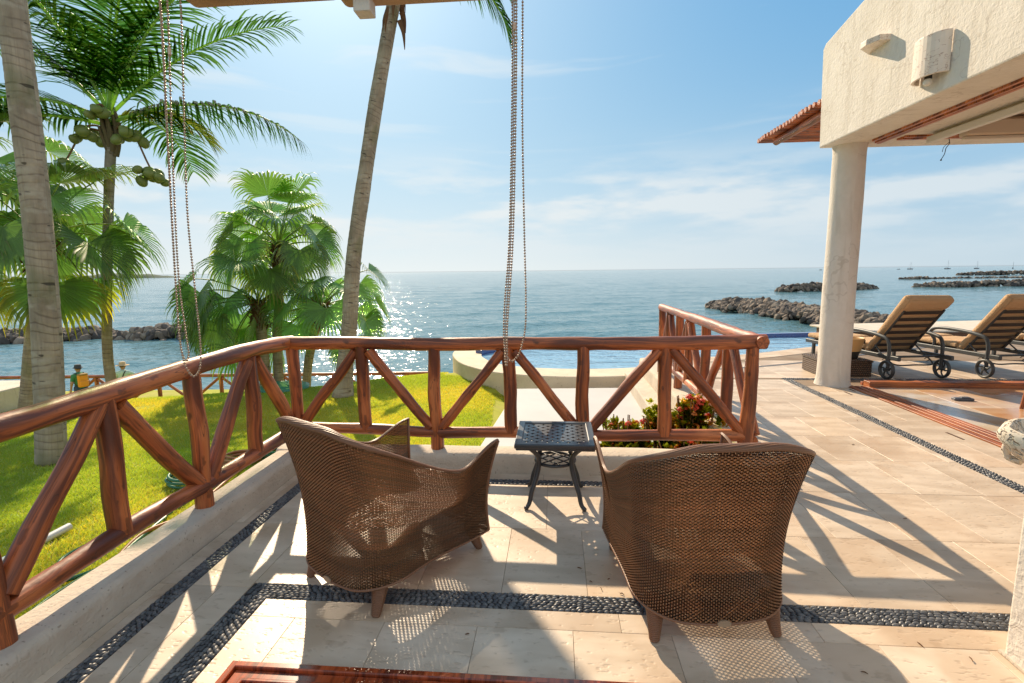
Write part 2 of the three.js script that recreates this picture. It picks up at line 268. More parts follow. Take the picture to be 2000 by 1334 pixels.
// ------------------------------------------------------------------ ground: a lawn that runs out level and drops to the walk above the sea
function ground(x, z) {
  const far = -z, crest = 8.6 + 1.35 * step(-6.5, -1.4, x) + 1.0 * step(-2.0, 0.5, x);
  let y = -0.16 - 0.050 * (far - 3.8) - 0.08 * step(4, 6, far) + 0.05 * n1(x * 0.35 + 4, 21) * n1(z * 0.3, 22) * 2;
  y += 0.14 * Math.exp(-Math.pow((x + 1.6) / 1.5, 2) - Math.pow((z + 10.2) / 1.6, 2));
  if (x > -0.6 && far < 8.4) y -= 0.16 * step(-0.6, 0.1, x);
  const over = far - crest - 0.15 * n1(x * 0.8, 23);
  if (over > -1) y -= 0.30 * (Math.max(0, over + 1) ** 2) * 0.5 / (1 + 0.22 * Math.max(0, over + 1));
  y = Math.max(y, -3.38 - 0.0 * x);
  if (far > 21.5) y = -3.38 - (far - 21.5) * 0.9;
  return Math.max(y, -7);
}
{
  const pos = [], uv = [], idx = [], X0 = -34, X1 = 16, Z0 = -26, Z1 = 3, NX = 250, NZ = 190;
  for (let j = 0; j <= NZ; j++) for (let i = 0; i <= NX; i++) { const x = lerp(X0, X1, i / NX), z = lerp(Z0, Z1, j / NZ); pos.push(x, ground(x, z) + (x > -1.6 && z > -3.9 ? -1 : 0), z); uv.push(x, z); }
  for (let j = 0; j < NZ; j++) for (let i = 0; i < NX; i++) { const a = j * (NX + 1) + i; idx.push(a, a + NX + 1, a + 1, a + 1, a + NX + 1, a + NX + 2); }
  const g = new THREE.BufferGeometry();
  g.setAttribute('position', new THREE.Float32BufferAttribute(pos, 3)); g.setAttribute('uv', new THREE.Float32BufferAttribute(uv, 2)); g.setIndex(idx); g.computeVertexNormals();
  const lawnMap = colourTex(1024, 1024, (u, v) => { const a = fbm(u, v, 10, 10, 501, 5), b = fbm(u, v, 80, 80, 502, 3), c = fbm(u, v, 5, 5, 503, 4); return mix3(mix3([0.25, 0.27, 0.018], [0.44, 0.43, 0.035], a * 0.6 + b * 0.5), [0.46, 0.38, 0.12], step(0.56, 0.74, c) * 0.55); });
  single('lawn_ground', g, mat({ map: rep(lawnMap, 0.2, 0.2), roughness: 1 }), null, null, [0, 0, 0], 0, null, 'structure');
  // grass blades, thick near the railing and thinner far out
  const R = rng(505), bp = [], bn = [], bu = [], bi = [], bcn = [];
  for (let k = 0; k < 9; k++) {
    const a = R() * 6.283, h = 0.014 + R() * 0.020, w = 0.0016 + R() * 0.0014, lx = (R() - 0.5) * 0.034, lz = (R() - 0.5) * 0.034, ox = (R() - 0.5) * 0.055, oz = (R() - 0.5) * 0.055, ca = Math.cos(a) * w, sa = Math.sin(a) * w, s = bp.length / 3, t = 0.75 + R() * 0.5, yl = R() < 0.3 ? 1.3 : 1;
    bp.push(ox - ca, 0, oz - sa, ox + ca, 0, oz + sa, ox + lx * 0.4 - ca * 0.8, h * 0.6, oz + lz * 0.4 - sa * 0.8, ox + lx * 0.4 + ca * 0.8, h * 0.6, oz + lz * 0.4 + sa * 0.8, ox + lx, h, oz + lz);
    for (let q = 0; q < 5; q++) { bn.push(-Math.sin(a) * 0.95, 0.25, Math.cos(a) * 0.95); bu.push(0, 0); bcn.push(t * yl, t, t); }
    bi.push(s, s + 1, s + 2, s + 1, s + 3, s + 2, s + 2, s + 3, s + 4);
  }
  const bg = new THREE.BufferGeometry();
  bg.setAttribute('position', new THREE.Float32BufferAttribute(bp, 3)); bg.setAttribute('normal', new THREE.Float32BufferAttribute(bn, 3)); bg.setAttribute('uv', new THREE.Float32BufferAttribute(bu, 2)); bg.setAttribute('color', new THREE.Float32BufferAttribute(bcn, 3)); bg.setIndex(bi);
  M.grass = mat({ color: [0.63, 0.66, 0.045], transmission: 0.8, thickness: 0, roughness: 0.75, side: THREE.DoubleSide, vertexColors: true });
  const place = [], cols = [];
  for (let k = 0; k < 420000 && place.length < 170000; k++) {
    const r = 2.4 + Math.pow(R(), 0.75) * 10.5, a = lerp(-1.45, 0.14, R()), x = Math.sin(a) * r, z = -Math.cos(a) * r, [u, v] = toUV(x, z);
    if ((u > -2.17 && v < 3.86) || z < -11.8 || (x > -0.3 && z > -7.9) || (x > 0.9) || (x > -1.3 && z < -8 - 1.2 * step(1.3, -1.2, x) - 0.2)) continue;
    const dry = fbm(mod(x / 9, 1), mod(z / 9, 1), 5, 5, 506, 3);
    if (R() < step(0.58, 0.72, dry) * 0.8) continue;
    place.push([x, ground(x, z) - 0.004, z, R() * 6.28, 0.75 + R() * 0.6]);
    const y = step(0.35, 0.65, dry + (R() - 0.5) * 0.25); cols.push(C(lerp(0.72, 1.12, y), lerp(0.88, 1.02, y), lerp(0.9, 1.3, y)));
  }
  const inst = new THREE.InstancedMesh(bg, M.grass, place.length), m4 = new THREE.Matrix4(), q = new THREE.Quaternion(), up = V(0, 1, 0);
  place.forEach((p, i) => { q.setFromAxisAngle(up, p[3]); inst.setMatrixAt(i, m4.compose(V(p[0], p[1], p[2]), q, V(p[4], p[4], p[4]))); inst.setColorAt(i, cols[i]); });
  inst.name = 'grass'; scene.add(inst); tag(inst, 'sunlit yellow green lawn grass beyond the log railing', 'grass', null, 'stuff');
}

// ------------------------------------------------------------------ far shore and hills in the haze
{
  const ridge = (x0, x1, dist, hmax, seed, n) => {
    const pos = [], idx = [];
    for (let i = 0; i <= n; i++) { const t = i / n, x = lerp(x0, x1, t), h = hmax * (0.25 + 0.75 * Math.pow(clamp(0.5 + 0.5 * n1(t * 9 + seed, seed) * 0.8 + 0.25 * n1(t * 31, seed + 1)), 1.2)) * step(0, 0.12, t) * step(1, 0.88, t) + 0.06 * hmax * n1(t * 130, seed + 2); for (const [f, dz] of [[0, 0], [0.6, -hmax * 0.8], [1, -hmax * 2], [0, -hmax * 5]]) pos.push(x, Math.max(0, h) * f, -dist + dz + hmax * 0.3 * n1(t * 40, seed + 4)); }
    for (let i = 0; i < n; i++) for (let k = 0; k < 3; k++) { const a = i * 4 + k; idx.push(a, a + 4, a + 1, a + 1, a + 4, a + 5); }
    const g = new THREE.BufferGeometry(); g.setAttribute('position', new THREE.Float32BufferAttribute(pos, 3)); g.setIndex(idx); g.computeVertexNormals(); return g;
  };
  single('far_shore', ridge(-1700, -640, 1050, 11, 3, 160), mat({ color: [0.06, 0.09, 0.06], roughness: 1 }), null, null, [0, SEA, 0], 0, null, 'structure');
}

// ------------------------------------------------------------------ terrace floor: travertine tiles and bands of black pebbles
const poolNear = [[2.45, -8.75], [2.86, -8.56], [3.54, -8.72], [4.4, -9.04], [5.81, -9.73], [8, -10.6], [14, -11.4]];
{
  const floor = built('terrace_floor', null, null, null, 'structure');
  const near = poolNear.map(([x, z]) => { const [u, v] = toUV(x, z); return [u, -v]; });
  part('floor_base', prism([[-1.94, 2], [3.715, 2], [3.715, -6.7], [15, -6.7], near[6], near[5], near[4], near[3], near[2], [1.62, -8.62], [1.62, -3.64], [-1.94, -3.64]], -0.6, -0.004), M.joint, floor);
  const R = rng(601), mats = [M.trav, M.trav, M.trav2, M.trav3];
  // one tile: flat top, small chamfer, sides down to the base
  const tileGeo = (w, d, u0, v0) => {
    const c = 0.0009, h = 0.006, p = [], uv = [], idx = [], ring = (e, y) => [[-w / 2 + e, y, -d / 2 + e], [w / 2 - e, y, -d / 2 + e], [w / 2 - e, y, d / 2 - e], [-w / 2 + e, y, d / 2 - e]];
    const T = ring(c, 0), S = ring(0, -c), B = ring(0, -h), quad = (a, b, e, f) => { const s = p.length / 3; for (const q of [a, b, e, f]) { p.push(...q); uv.push(q[0] + u0, q[2] + v0 + q[1]); } idx.push(s, s + 2, s + 1, s, s + 3, s + 2); };
    quad(T[0], T[1], T[2], T[3]);
    for (let k = 0; k < 4; k++) { const n = (k + 1) % 4; quad(S[k], S[n], T[n], T[k]); quad(B[k], B[n], S[n], S[k]); }
    const g = new THREE.BufferGeometry(); g.setAttribute('position', new THREE.Float32BufferAttribute(p, 3)); g.setAttribute('uv', new THREE.Float32BufferAttribute(uv, 2)); g.setIndex(idx); g.computeVertexNormals(); return g;
  };
  const cache = {};
  function tiles(u0, u1, v0, v1, tu, tv, ok, parent = floor, ms = mats, name = 'floor_tile') {
    let row = 0;
    for (let v = v0; v < v1 - 0.02; v += tv, row++) {
      const d = Math.min(tv, v1 - v), off = row % 2 ? tu * 0.5 : 0;
      for (let u = u0 - off; u < u1 - 0.02; u += tu) {
        const a = Math.max(u, u0), b = Math.min(u + tu, u1), w = b - a;
        if (w < 0.03 || d < 0.03 || (ok && !ok((a + b) / 2, v + d / 2))) continue;
        const key = `${w.toFixed(3)} ${d.toFixed(3)} ${Math.floor(R() * 6)}`, g = cache[key] ??= tileGeo(w - 0.0018, d - 0.0018, R() * 7, R() * 7);
        const t = part(name, g, ms[Math.floor(R() * ms.length)], parent); t.position.set((a + b) / 2, 0, -(v + d / 2)); t.rotation.x = (R() - 0.5) * 0.002; t.rotation.z = (R() - 0.5) * 0.002;
      }
    }
  }
  tiles(-1.34, 3.10, -0.3, 1.98, 0.405, 0.57);
  tiles(-1.34, 3.10, 1.98, 2.10, 0.81, 0.12);
  tiles(-1.76, -1.465, -0.3, 3.445, 0.295, 0.62);
  tiles(-1.465, 3.10, 2.215, 3.445, 0.405, 0.615);
  tiles(-1.94, -1.847, -0.3, 3.535, 0.093, 0.62);
  tiles(-1.94, 1.62, 3.535, 3.64, 0.62, 0.105);
  tiles(1.62, 3.10, 3.447, 7.10, 0.405, 0.61);
  tiles(3.21, 3.70, -0.3, 6.70, 0.49, 0.61, (u, v) => v > 3.0);
  tiles(1.62, 3.2, 7.205, 8.42, 0.405, 0.405);
  tiles(3.2, 9.2, 7.205, 8.62, 0.61, 0.47);
  // pebbles on edge in dark mortar
  const bands = [[-1.463, 3.098, 2.102, 2.213, 1], [-1.463, -1.342, -0.2, 2.10, 0], [-1.845, -1.762, -0.2, 3.533, 0], [-1.76, 1.60, 3.447, 3.533, 1], [3.102, 3.208, 2.0, 7.10, 0], [3.102, 8.6, 7.103, 7.202, 1]];
  for (const [a, b, c, d] of bands) part('pebble_bed', move(box(b - a, 0.003, d - c), (a + b) / 2, -0.0052, -(c + d) / 2), M.mortar, floor);
  const all = [], pg = [0, 1, 2].map((k) => { const g = new THREE.SphereGeometry(1, 9, 6); const p = g.attributes.position; for (let i = 0; i < p.count; i++) { const f = 1 + 0.10 * n1(p.getX(i) * 1.7 + k * 5, 610) + 0.07 * n1(p.getZ(i) * 2.3 + k * 9, 611); p.setXYZ(i, p.getX(i) * f, p.getY(i), p.getZ(i) * f); } g.computeVertexNormals(); return g; });
  for (const [a, b, c, d, along] of bands) {
    const L = along ? b - a : d - c, Wd = along ? d - c : b - a, rows = Math.round(Wd / 0.0165);
    for (let r = 0; r < rows; r++) for (let s = R() * 0.03; s < L - 0.01; ) {
      const len = 0.022 + R() * 0.016, t = (r + 0.5) / rows * Wd, skew = 0.45 * Math.sin(s * 9 + r * 0.4) + (R() - 0.5) * 0.5;
      const U = along ? a + s + len / 2 : a + t, W = along ? c + t : c + s + len / 2;
      all.push({ U: U + (R() - 0.5) * 0.003, W: W + (R() - 0.5) * 0.003, len, turn: (along ? 0 : Math.PI / 2) + skew, k: Math.floor(R() * 3), m: Math.floor(R() * 3), y: -0.004 + R() * 0.0025, fat: 0.0085 + R() * 0.002 });
      s += len * 0.96;
    }
  }
  const seen = (p) => { const w = toWorld(p.U, 0, p.W); return Math.hypot(w[0] * 1.0, w[2]) + (w[2] > -1.35 || w[0] / -w[2] < -1.08 ? 50 : 0) + (p.U > -0.2 && p.U < 1.2 && p.W < 2.25 ? 0.3 : 0); };
  all.sort((p, q) => seen(p) - seen(q));
  all.splice(0, 280).forEach((p) => { const o = part('pebble', pg[p.k], M.pebble[p.m], floor); o.position.set(p.U, p.y, -p.W); o.rotation.y = p.turn; o.scale.set(p.len / 2, 0.0085, p.fat); });
  const m4 = new THREE.Matrix4(), q = new THREE.Quaternion();
  for (let k = 0; k < 3; k++) { const l = all.filter((p) => p.m === k), im = new THREE.InstancedMesh(pg[k], M.pebble[k], l.length); l.forEach((p, i) => im.setMatrixAt(i, m4.compose(V(p.U, p.y, -p.W), q.setFromAxisAngle(V(0, 1, 0), p.turn), V(p.len / 2, 0.0085, p.fat)))); im.name = 'pebbles'; im.userData.kind = 'stuff'; floor.add(im); }
  // the room on the right: polished marble
  const room = built('interior_floor', null, null, null, 'structure');
  part('floor_base', prism([[3.97, 2], [12, 2], [12, -6.66], [3.97, -6.66]], -0.6, -0.004), M.joint, room);
  tiles(3.97, 4.42, 2.2, 6.65, 0.45, 0.9, null, room, [M.marblePale], 'marble_slab');
  tiles(4.42, 8.4, 2.6, 6.65, 0.62, 0.62, null, room, [M.marble, M.marble2, M.marble], 'marble_slab');
}

// ------------------------------------------------------------------ low stucco kerbs that carry the railing
function kerbGeo(u0, u1, v0, v1, h, seed) {      // rounded, slightly wavy
  const along = Math.abs(u1 - u0) > Math.abs(v1 - v0), L = along ? u1 - u0 : v1 - v0, W = along ? v1 - v0 : u1 - u0, n = Math.round(Math.abs(L) / 0.05), pos = [], uv = [], idx = [];
  const prof = [[0, -0.5], [0, h * 0.5], [0.004, h - 0.03], [0.014, h - 0.009], [0.034, h], [W * 0.5, h + 0.004], [W - 0.034, h], [W - 0.012, h - 0.012], [W, h - 0.04], [W, -0.5]];
  for (let i = 0; i <= n; i++) { let acc = 0; prof.forEach(([a, y], k) => { const s = L * i / n, wob = 0.006 * n1(s * 2.2 + seed, 31) + 0.0035 * n1(s * 7 + k, 32), dy = y > 0 ? 0.005 * n1(s * 1.9 + seed + k * 0.3, 33) : 0; if (k) acc += Math.hypot(a - prof[k - 1][0], y - prof[k - 1][1]); const t = a + wob; pos.push(along ? u0 + s : u0 + t, y + dy, -(along ? v0 + t : v0 + s)); uv.push(s + seed, acc); }); }
  for (let i = 0; i < n; i++) for (let k = 0; k < prof.length - 1; k++) { const a = i * prof.length + k, b = a + prof.length; idx.push(a, b, a + 1, a + 1, b, b + 1); }
  for (const i of [0, n]) { const s = pos.length / 3; prof.forEach((_, k) => { const j = (i * prof.length + k) * 3; pos.push(pos[j], pos[j + 1], pos[j + 2]); uv.push(prof[k][0], prof[k][1]); }); for (let k = 1; k < prof.length - 1; k++) i ? idx.push(s, s + k, s + k + 1) : idx.push(s, s + k + 1, s + k); }
  const g = new THREE.BufferGeometry(); g.setAttribute('position', new THREE.Float32BufferAttribute(pos, 3)); g.setAttribute('uv', new THREE.Float32BufferAttribute(uv, 2)); g.setIndex(along ? idx : idx.reverse()); g.computeVertexNormals(); return g;
}
{
  const w = built('low_wall', 'low rounded stucco kerb wall under the log railing, round the near terrace', 'wall');
  part('wall_run', kerbGeo(-2.155, -1.94, -0.6, 3.638, 0.15, 1), M.curb, w);
  part('wall_run', kerbGeo(-2.155, 1.60, 3.64, 3.86, 0.15, 5), M.curb, w);
  const s = built('low_wall', 'low stucco kerb wall with a step under the far side railing beside the flower bed', 'wall');
  part('wall_run', kerbGeo(1.36, 1.615, 3.862, 8.3, 0.09, 9), M.curb, s);
  part('step', prism([[1.12, -5.2], [1.358, -5.2], [1.358, -8.2], [1.12, -8.2]], -0.7, -0.12, 0.012), M.curb, s);
}

// ------------------------------------------------------------------ the house on the right: plastered beam on a round column, folding door tracks, shades
{
  const h = built('plastered_beam', 'cream stucco parapet beam of the house, resting on the round column', 'building');
  const U0 = 3.275, wallShape = new THREE.Shape();        // side face in (V, y), cut lower towards its far end
  for (const [i, [v, y]] of [[-0.6, 2.97], [6.92, 2.97], [6.99, 4.14], [6.93, 4.19], [6.2, 4.31], [3.2, 4.75], [-0.6, 5.2]].entries()) i ? wallShape.lineTo(v, y) : wallShape.moveTo(v, y);
  const face = new THREE.ExtrudeGeometry(wallShape, { depth: 0.37, bevelEnabled: true, bevelThickness: 0.015, bevelSize: 0.015, bevelOffset: -0.015, bevelSegments: 2 });
  part('side_face', face.rotateY(Math.PI / 2).translate(U0 + 0.012, 0, 0), M.stucco, h);   // x of the shape runs to -z
  part('soffit', box(0.75, 0.22, 7.1, 4.04, 3.083, -3.0), M.stuccoFine, h);
  part('far_lintel', box(6.6, 0.9, 0.46, 6.97, 3.425, -6.74), M.stuccoFine, h);
  part('ceiling_slab', box(6.4, 0.1, 7.2, 7.62, 3.16, -2.9), mat({ color: [0.60, 0.46, 0.32], roughness: 0.9 }), h);
  part('roof_slab', box(6.4, 0.2, 7.2, 7.62, 3.9, -2.9), M.stuccoFine, h);
  // door track overhead: brown rails under the beam, mitred at the corner
  for (const [u, w, y] of [[3.70, 0.035, 0.022], [3.765, 0.03, 0.03], [3.83, 0.035, 0.022]]) part('overhead_track', box(w, y, 7.0 + u - 3.7, u, 2.97 - y / 2 + 0.002, -3.05 - (u - 3.7) / 2), M.plank, h);
  for (const [v, w, y] of [[6.53, 0.035, 0.022], [6.47, 0.03, 0.03], [6.41, 0.035, 0.022]]) part('overhead_track', box(5.8, y, w, 6.85, 2.97 - y / 2 + 0.0035, -v), M.plank, h);
  const cc = []; for (let i = 0; i <= 60; i++) { const t = i / 60; cc.push(new THREE.Vector2(0.186 + 0.004 * n1(t * 8, 700) - 0.006 * t + 0.022 * Math.exp(-t * 60) + 0.012 * step(0.975, 1, t), t * 2.98)); }
  const cg = new THREE.LatheGeometry(cc, 40); { const uv = cg.attributes.uv; for (let i = 0; i < uv.count; i++) uv.setXY(i, uv.getX(i) * 1.17, uv.getY(i) * 2.97); const p = cg.attributes.position; for (let i = 0; i < p.count; i++) { const a = Math.atan2(p.getZ(i), p.getX(i)), f = 1 + 0.012 * Math.sin(a * 3 + p.getY(i) * 3) + 0.008 * n1(p.getY(i) * 5 + a * 0.5, 701); p.setX(i, p.getX(i) * f); p.setZ(i, p.getZ(i) * f); } cg.computeVertexNormals(); }
  const col = single('round_column', cg, M.stuccoFine, 'cream stucco round column holding up the corner of the house', 'column', toWorld(3.59, 0, 6.83), BR);

  const c1 = built('roller_shade', 'pale rolled up shade with a long bottom bar under the beam of the house', 'shade');
  part('bottom_bar', rbox(0.055, 0.075, 6.1, 0.012, 4.17, 2.90, -3.30), mat({ color: [0.66, 0.61, 0.54], roughness: 0.5 }), c1);
  part('cassette', rbox(0.09, 0.10, 6.1, 0.01, 4.255, 2.955, -3.30), mat({ color: [0.55, 0.45, 0.34], roughness: 0.6 }), c1);
  const c2 = built('roller_shade', 'beige shade cassette along the far lintel above the loungers', 'shade');
  part('cassette', rbox(5.2, 0.16, 0.15, 0.02, 7.05, 2.985, -6.24), mat({ color: [0.60, 0.48, 0.36], roughness: 0.7 }), c2);
  part('bottom_bar', rbox(5.2, 0.035, 0.06, 0.01, 7.05, 2.885, -6.235), mat({ color: [0.64, 0.55, 0.44], roughness: 0.5 }), c2);
  single('hanging_wire', [tube(curve([toWorld(4.28, 2.88, 6.2), toWorld(4.29, 2.83, 6.2), toWorld(4.26, 2.78, 6.2), toWorld(4.25, 2.72, 6.2), toWorld(4.22, 2.66, 6.2)], 20), 0.004, 6), tube(curve([toWorld(4.285, 2.84, 6.2), toWorld(4.235, 2.79, 6.2), toWorld(4.225, 2.74, 6.2)], 10), 0.003, 6), move(new THREE.SphereGeometry(0.009, 8, 6), ...toWorld(4.22, 2.655, 6.2))], mat({ color: [0.03, 0.03, 0.035], roughness: 0.5 }), 'thin dark wire dangling from the shade beside the column top', 'wire');

  const t = built('door_track', 'three ribbed orange brown wooden door track on the floor of the marble room', 'door track');
  for (const [u, w, y] of [[3.74, 0.055, 0.012], [3.81, 0.05, 0.016], [3.88, 0.05, 0.016], [3.94, 0.045, 0.012]]) part('rail', turnUV(rbox(w, 0.06, 9, 0.006, u, y - 0.03, -2.18), 1), M.plank, t);
  part('groove', box(0.25, 0.004, 9, 3.84, -0.001, -2.18), mat({ color: [0.09, 0.03, 0.015], roughness: 0.6 }), t);
  const sl = built('door_sill', 'long reddish wooden sill on the floor between column and loungers', 'sill');
  part('sill_board', turnUV(rbox(7.2, 0.10, 0.14, 0.008, 7.55, 0.02, -6.72)), M.plank, sl);
  part('sill_edge', turnUV(rbox(7.2, 0.05, 0.05, 0.006, 7.55, 0.012, -6.83)), M.palewood, sl);
  for (const [u, v, l] of [[3.52, 6.33, 0.16], [3.66, 6.5, 0.12], [3.56, 4.72, 0.2]]) single('drain_slot', box(0.022, 0.003, l), mat({ color: [0.09, 0.045, 0.025], roughness: 0.8 }), `short dark drain slot in the floor ${v > 6.4 ? 'right at the foot of the column' : v > 5 ? 'just in front of the column foot' : 'midway along the door track'}`, 'drain', toWorld(u, 0.0005, v), BR);

  // wall lights on the sunlit face
  const marb = mat({ map: rep(colourTex(256, 256, (u, v) => { const a = fbm(u, v, 6, 6, 711, 4), b = Math.abs(fbm(u, v, 5, 8, 713, 4) - 0.5); return mix3(mix3([0.70, 0.58, 0.46], [0.80, 0.70, 0.60], a), [0.36, 0.20, 0.13], step(0.025, 0.0, b) * 0.85); }), 3, 3), roughness: 0.4 });
  const s1 = thing('wall_sconce', 'curved marbled stone wall lamp with a bulb showing underneath', 'wall lamp', toWorld(3.272, 3.27, 4.99), BR);
  const sh = []; for (let k = 0; k <= 16; k++) { const a = Math.PI * (k / 16); sh.push([-0.13 * Math.sin(a) - 0.01, 0.19 * Math.cos(a)]); }
  const out = sh.map(([x, z]) => [x, z]), inn = sh.map(([x, z]) => [x * 0.86, z * 0.88]).reverse();
  part('shade', prism([...out, ...inn], -0.16, 0.17, 0.003), marb, s1);
  part('bulb', new THREE.SphereGeometry(0.035, 16, 12).translate(-0.06, -0.19, 0.02), mat({ color: [0.7, 0.66, 0.58], roughness: 0.25 }), s1);
  part('socket', new THREE.CylinderGeometry(0.028, 0.028, 0.08, 14).translate(-0.06, -0.135, 0.02), mat({ color: [0.03, 0.028, 0.025], roughness: 0.5 }), s1);
  single('wall_ledge', prism([[0, 0.17], [-0.10, 0.17], [-0.16, 0.05], [-0.16, -0.05], [0, -0.19]], -0.025, 0.03, 0.004), marb, 'small wedge shaped stone ledge high on the stucco face', 'ledge', toWorld(3.272, 3.73, 5.82), BR);

  // pole eave past the corner
  const e = built('pole_eave', 'pergola eave of thin red brown poles on a log beam behind the corner', 'pergola');
  const R = rng(720);
  for (let k = 0; k < 21; k++) { const v = 7.62 + k * 0.112; part('pole', log([3.60 + (R() - 0.5) * 0.03, 3.75, -v], [6.4, 3.75, -v], 0.036 + R() * 0.006, 0.036, 0.004), M.log, e); }
  part('log_beam', log([3.80, 3.655, -7.2], [3.80, 3.655, -9.55], 0.062, 0.058, 0.006), M.log, e);
}

// ------------------------------------------------------------------ shades above the viewer, with their bead chains
{
  const tan = mat({ map: rep(travMap, 0.4, 0.4), color: [0.80, 0.66, 0.52], roughness: 0.8 });
  const a = built('shade_cassette', 'tan stucco shade box at the top edge, left of the other', 'shade box');
  part('box', rbox(0.44, 0.2, 0.09, 0.018, -0.825, 2.363, -1.487), tan, a);
  const b = built('shade_cassette', 'tan stucco shade box at the top edge with a small pale block below', 'shade box');
  part('box', rbox(1.7, 0.2, 0.10, 0.018, 0.243, 2.358, -1.515), tan, b);
  part('end_block', rbox(0.048, 0.04, 0.05, 0.003, -0.535, 2.241, -1.52), M.stuccoFine, b);
  const head = built('shade_header', 'wide lintel over the shade boxes above the frame', 'lintel');
  part('lintel', box(6.2, 0.34, 0.3, 0.9, 2.636, -1.46), tan, head);
  const steel = mat({ color: [0.40, 0.27, 0.19], roughness: 0.35, metalness: 0.35 });
  const bead = new THREE.IcosahedronGeometry(0.0031, 1);
  const chain = (label, pts, lock) => {
    const t = thing('bead_chain', label, 'bead chain', [0, 0, 0], 0, 'bead chains of the shades'), c = new THREE.CatmullRomCurve3(pts.map((p) => V(...p)), false, 'centripetal'), L = c.getLength(), n = Math.round(L / 0.0078);
    c.arcLengthDivisions = 900; const P = c.getSpacedPoints(n);
    const im = new THREE.InstancedMesh(bead, steel, P.length), m4 = new THREE.Matrix4(); P.forEach((p, i) => im.setMatrixAt(i, m4.makeTranslation(p.x, p.y, p.z)));
    im.name = 'beads'; im.userData.kind = 'stuff'; t.add(im);
    part('cord', tube(c.getSpacedPoints(90), 0.0008, 5), steel, t);
    if (lock) part('connector', new THREE.CylinderGeometry(0.0042, 0.0042, 0.017, 10).translate(...lock), mat({ color: [0.60, 0.42, 0.30], roughness: 0.4 }), t);
  };
  const z = -1.43;
  chain('wide loop of the left bead chains, hanging in front of the sloping railing', [[-0.906, 2.5, z], [-0.900, 2.2, z], [-0.915, 1.85, z], [-0.931, 1.47, z], [-0.934, 1.29, z], [-0.922, 1.232, z], [-0.906, 1.213, z], [-0.889, 1.23, z], [-0.880, 1.275, z], [-0.879, 1.45, z], [-0.880, 1.66, z], [-0.862, 1.95, z], [-0.846, 2.2, z], [-0.84, 2.5, z]]);
  chain('narrow loop of the left bead chains, ending just above the sloping railing', [[-0.900, 2.5, z + 0.008], [-0.893, 2.2, z + 0.008], [-0.909, 1.85, z + 0.008], [-0.926, 1.47, z + 0.008], [-0.929, 1.31, z + 0.008], [-0.924, 1.268, z + 0.008], [-0.917, 1.259, z + 0.008], [-0.910, 1.272, z + 0.008], [-0.911, 1.34, z + 0.008], [-0.916, 1.47, z + 0.008], [-0.898, 1.85, z + 0.008], [-0.875, 2.2, z + 0.008], [-0.868, 2.5, z + 0.008]], [-0.8815, 2.075, z + 0.008]);
  chain('wide loop of the right bead chains, hanging over the front railing', [[0.006, 2.5, z], [0.0105, 2.2, z], [0.006, 1.9, z], [-0.006, 1.56, z], [-0.020, 1.40, z], [-0.0225, 1.31, z], [-0.016, 1.262, z], [-0.002, 1.246, z], [0.016, 1.262, z], [0.031, 1.305, z], [0.038, 1.345, z], [0.040, 1.42, z], [0.037, 1.6, z], [0.034, 1.9, z], [0.037, 2.2, z], [0.038, 2.5, z]]);
  chain('narrow doubled loop of the right bead chains, ending lowest', [[0.010, 2.5, z + 0.008], [0.0155, 2.2, z + 0.008], [0.011, 1.9, z + 0.008], [-0.002, 1.56, z + 0.008], [-0.018, 1.33, z + 0.008], [-0.0195, 1.245, z + 0.008], [-0.017, 1.234, z + 0.008], [-0.0145, 1.245, z + 0.008], [-0.0135, 1.33, z + 0.008], [0.004, 1.56, z + 0.008], [0.016, 1.9, z + 0.008], [0.021, 2.2, z + 0.008], [0.02, 2.5, z + 0.008]], [0.0155, 2.125, z + 0.012]);
}

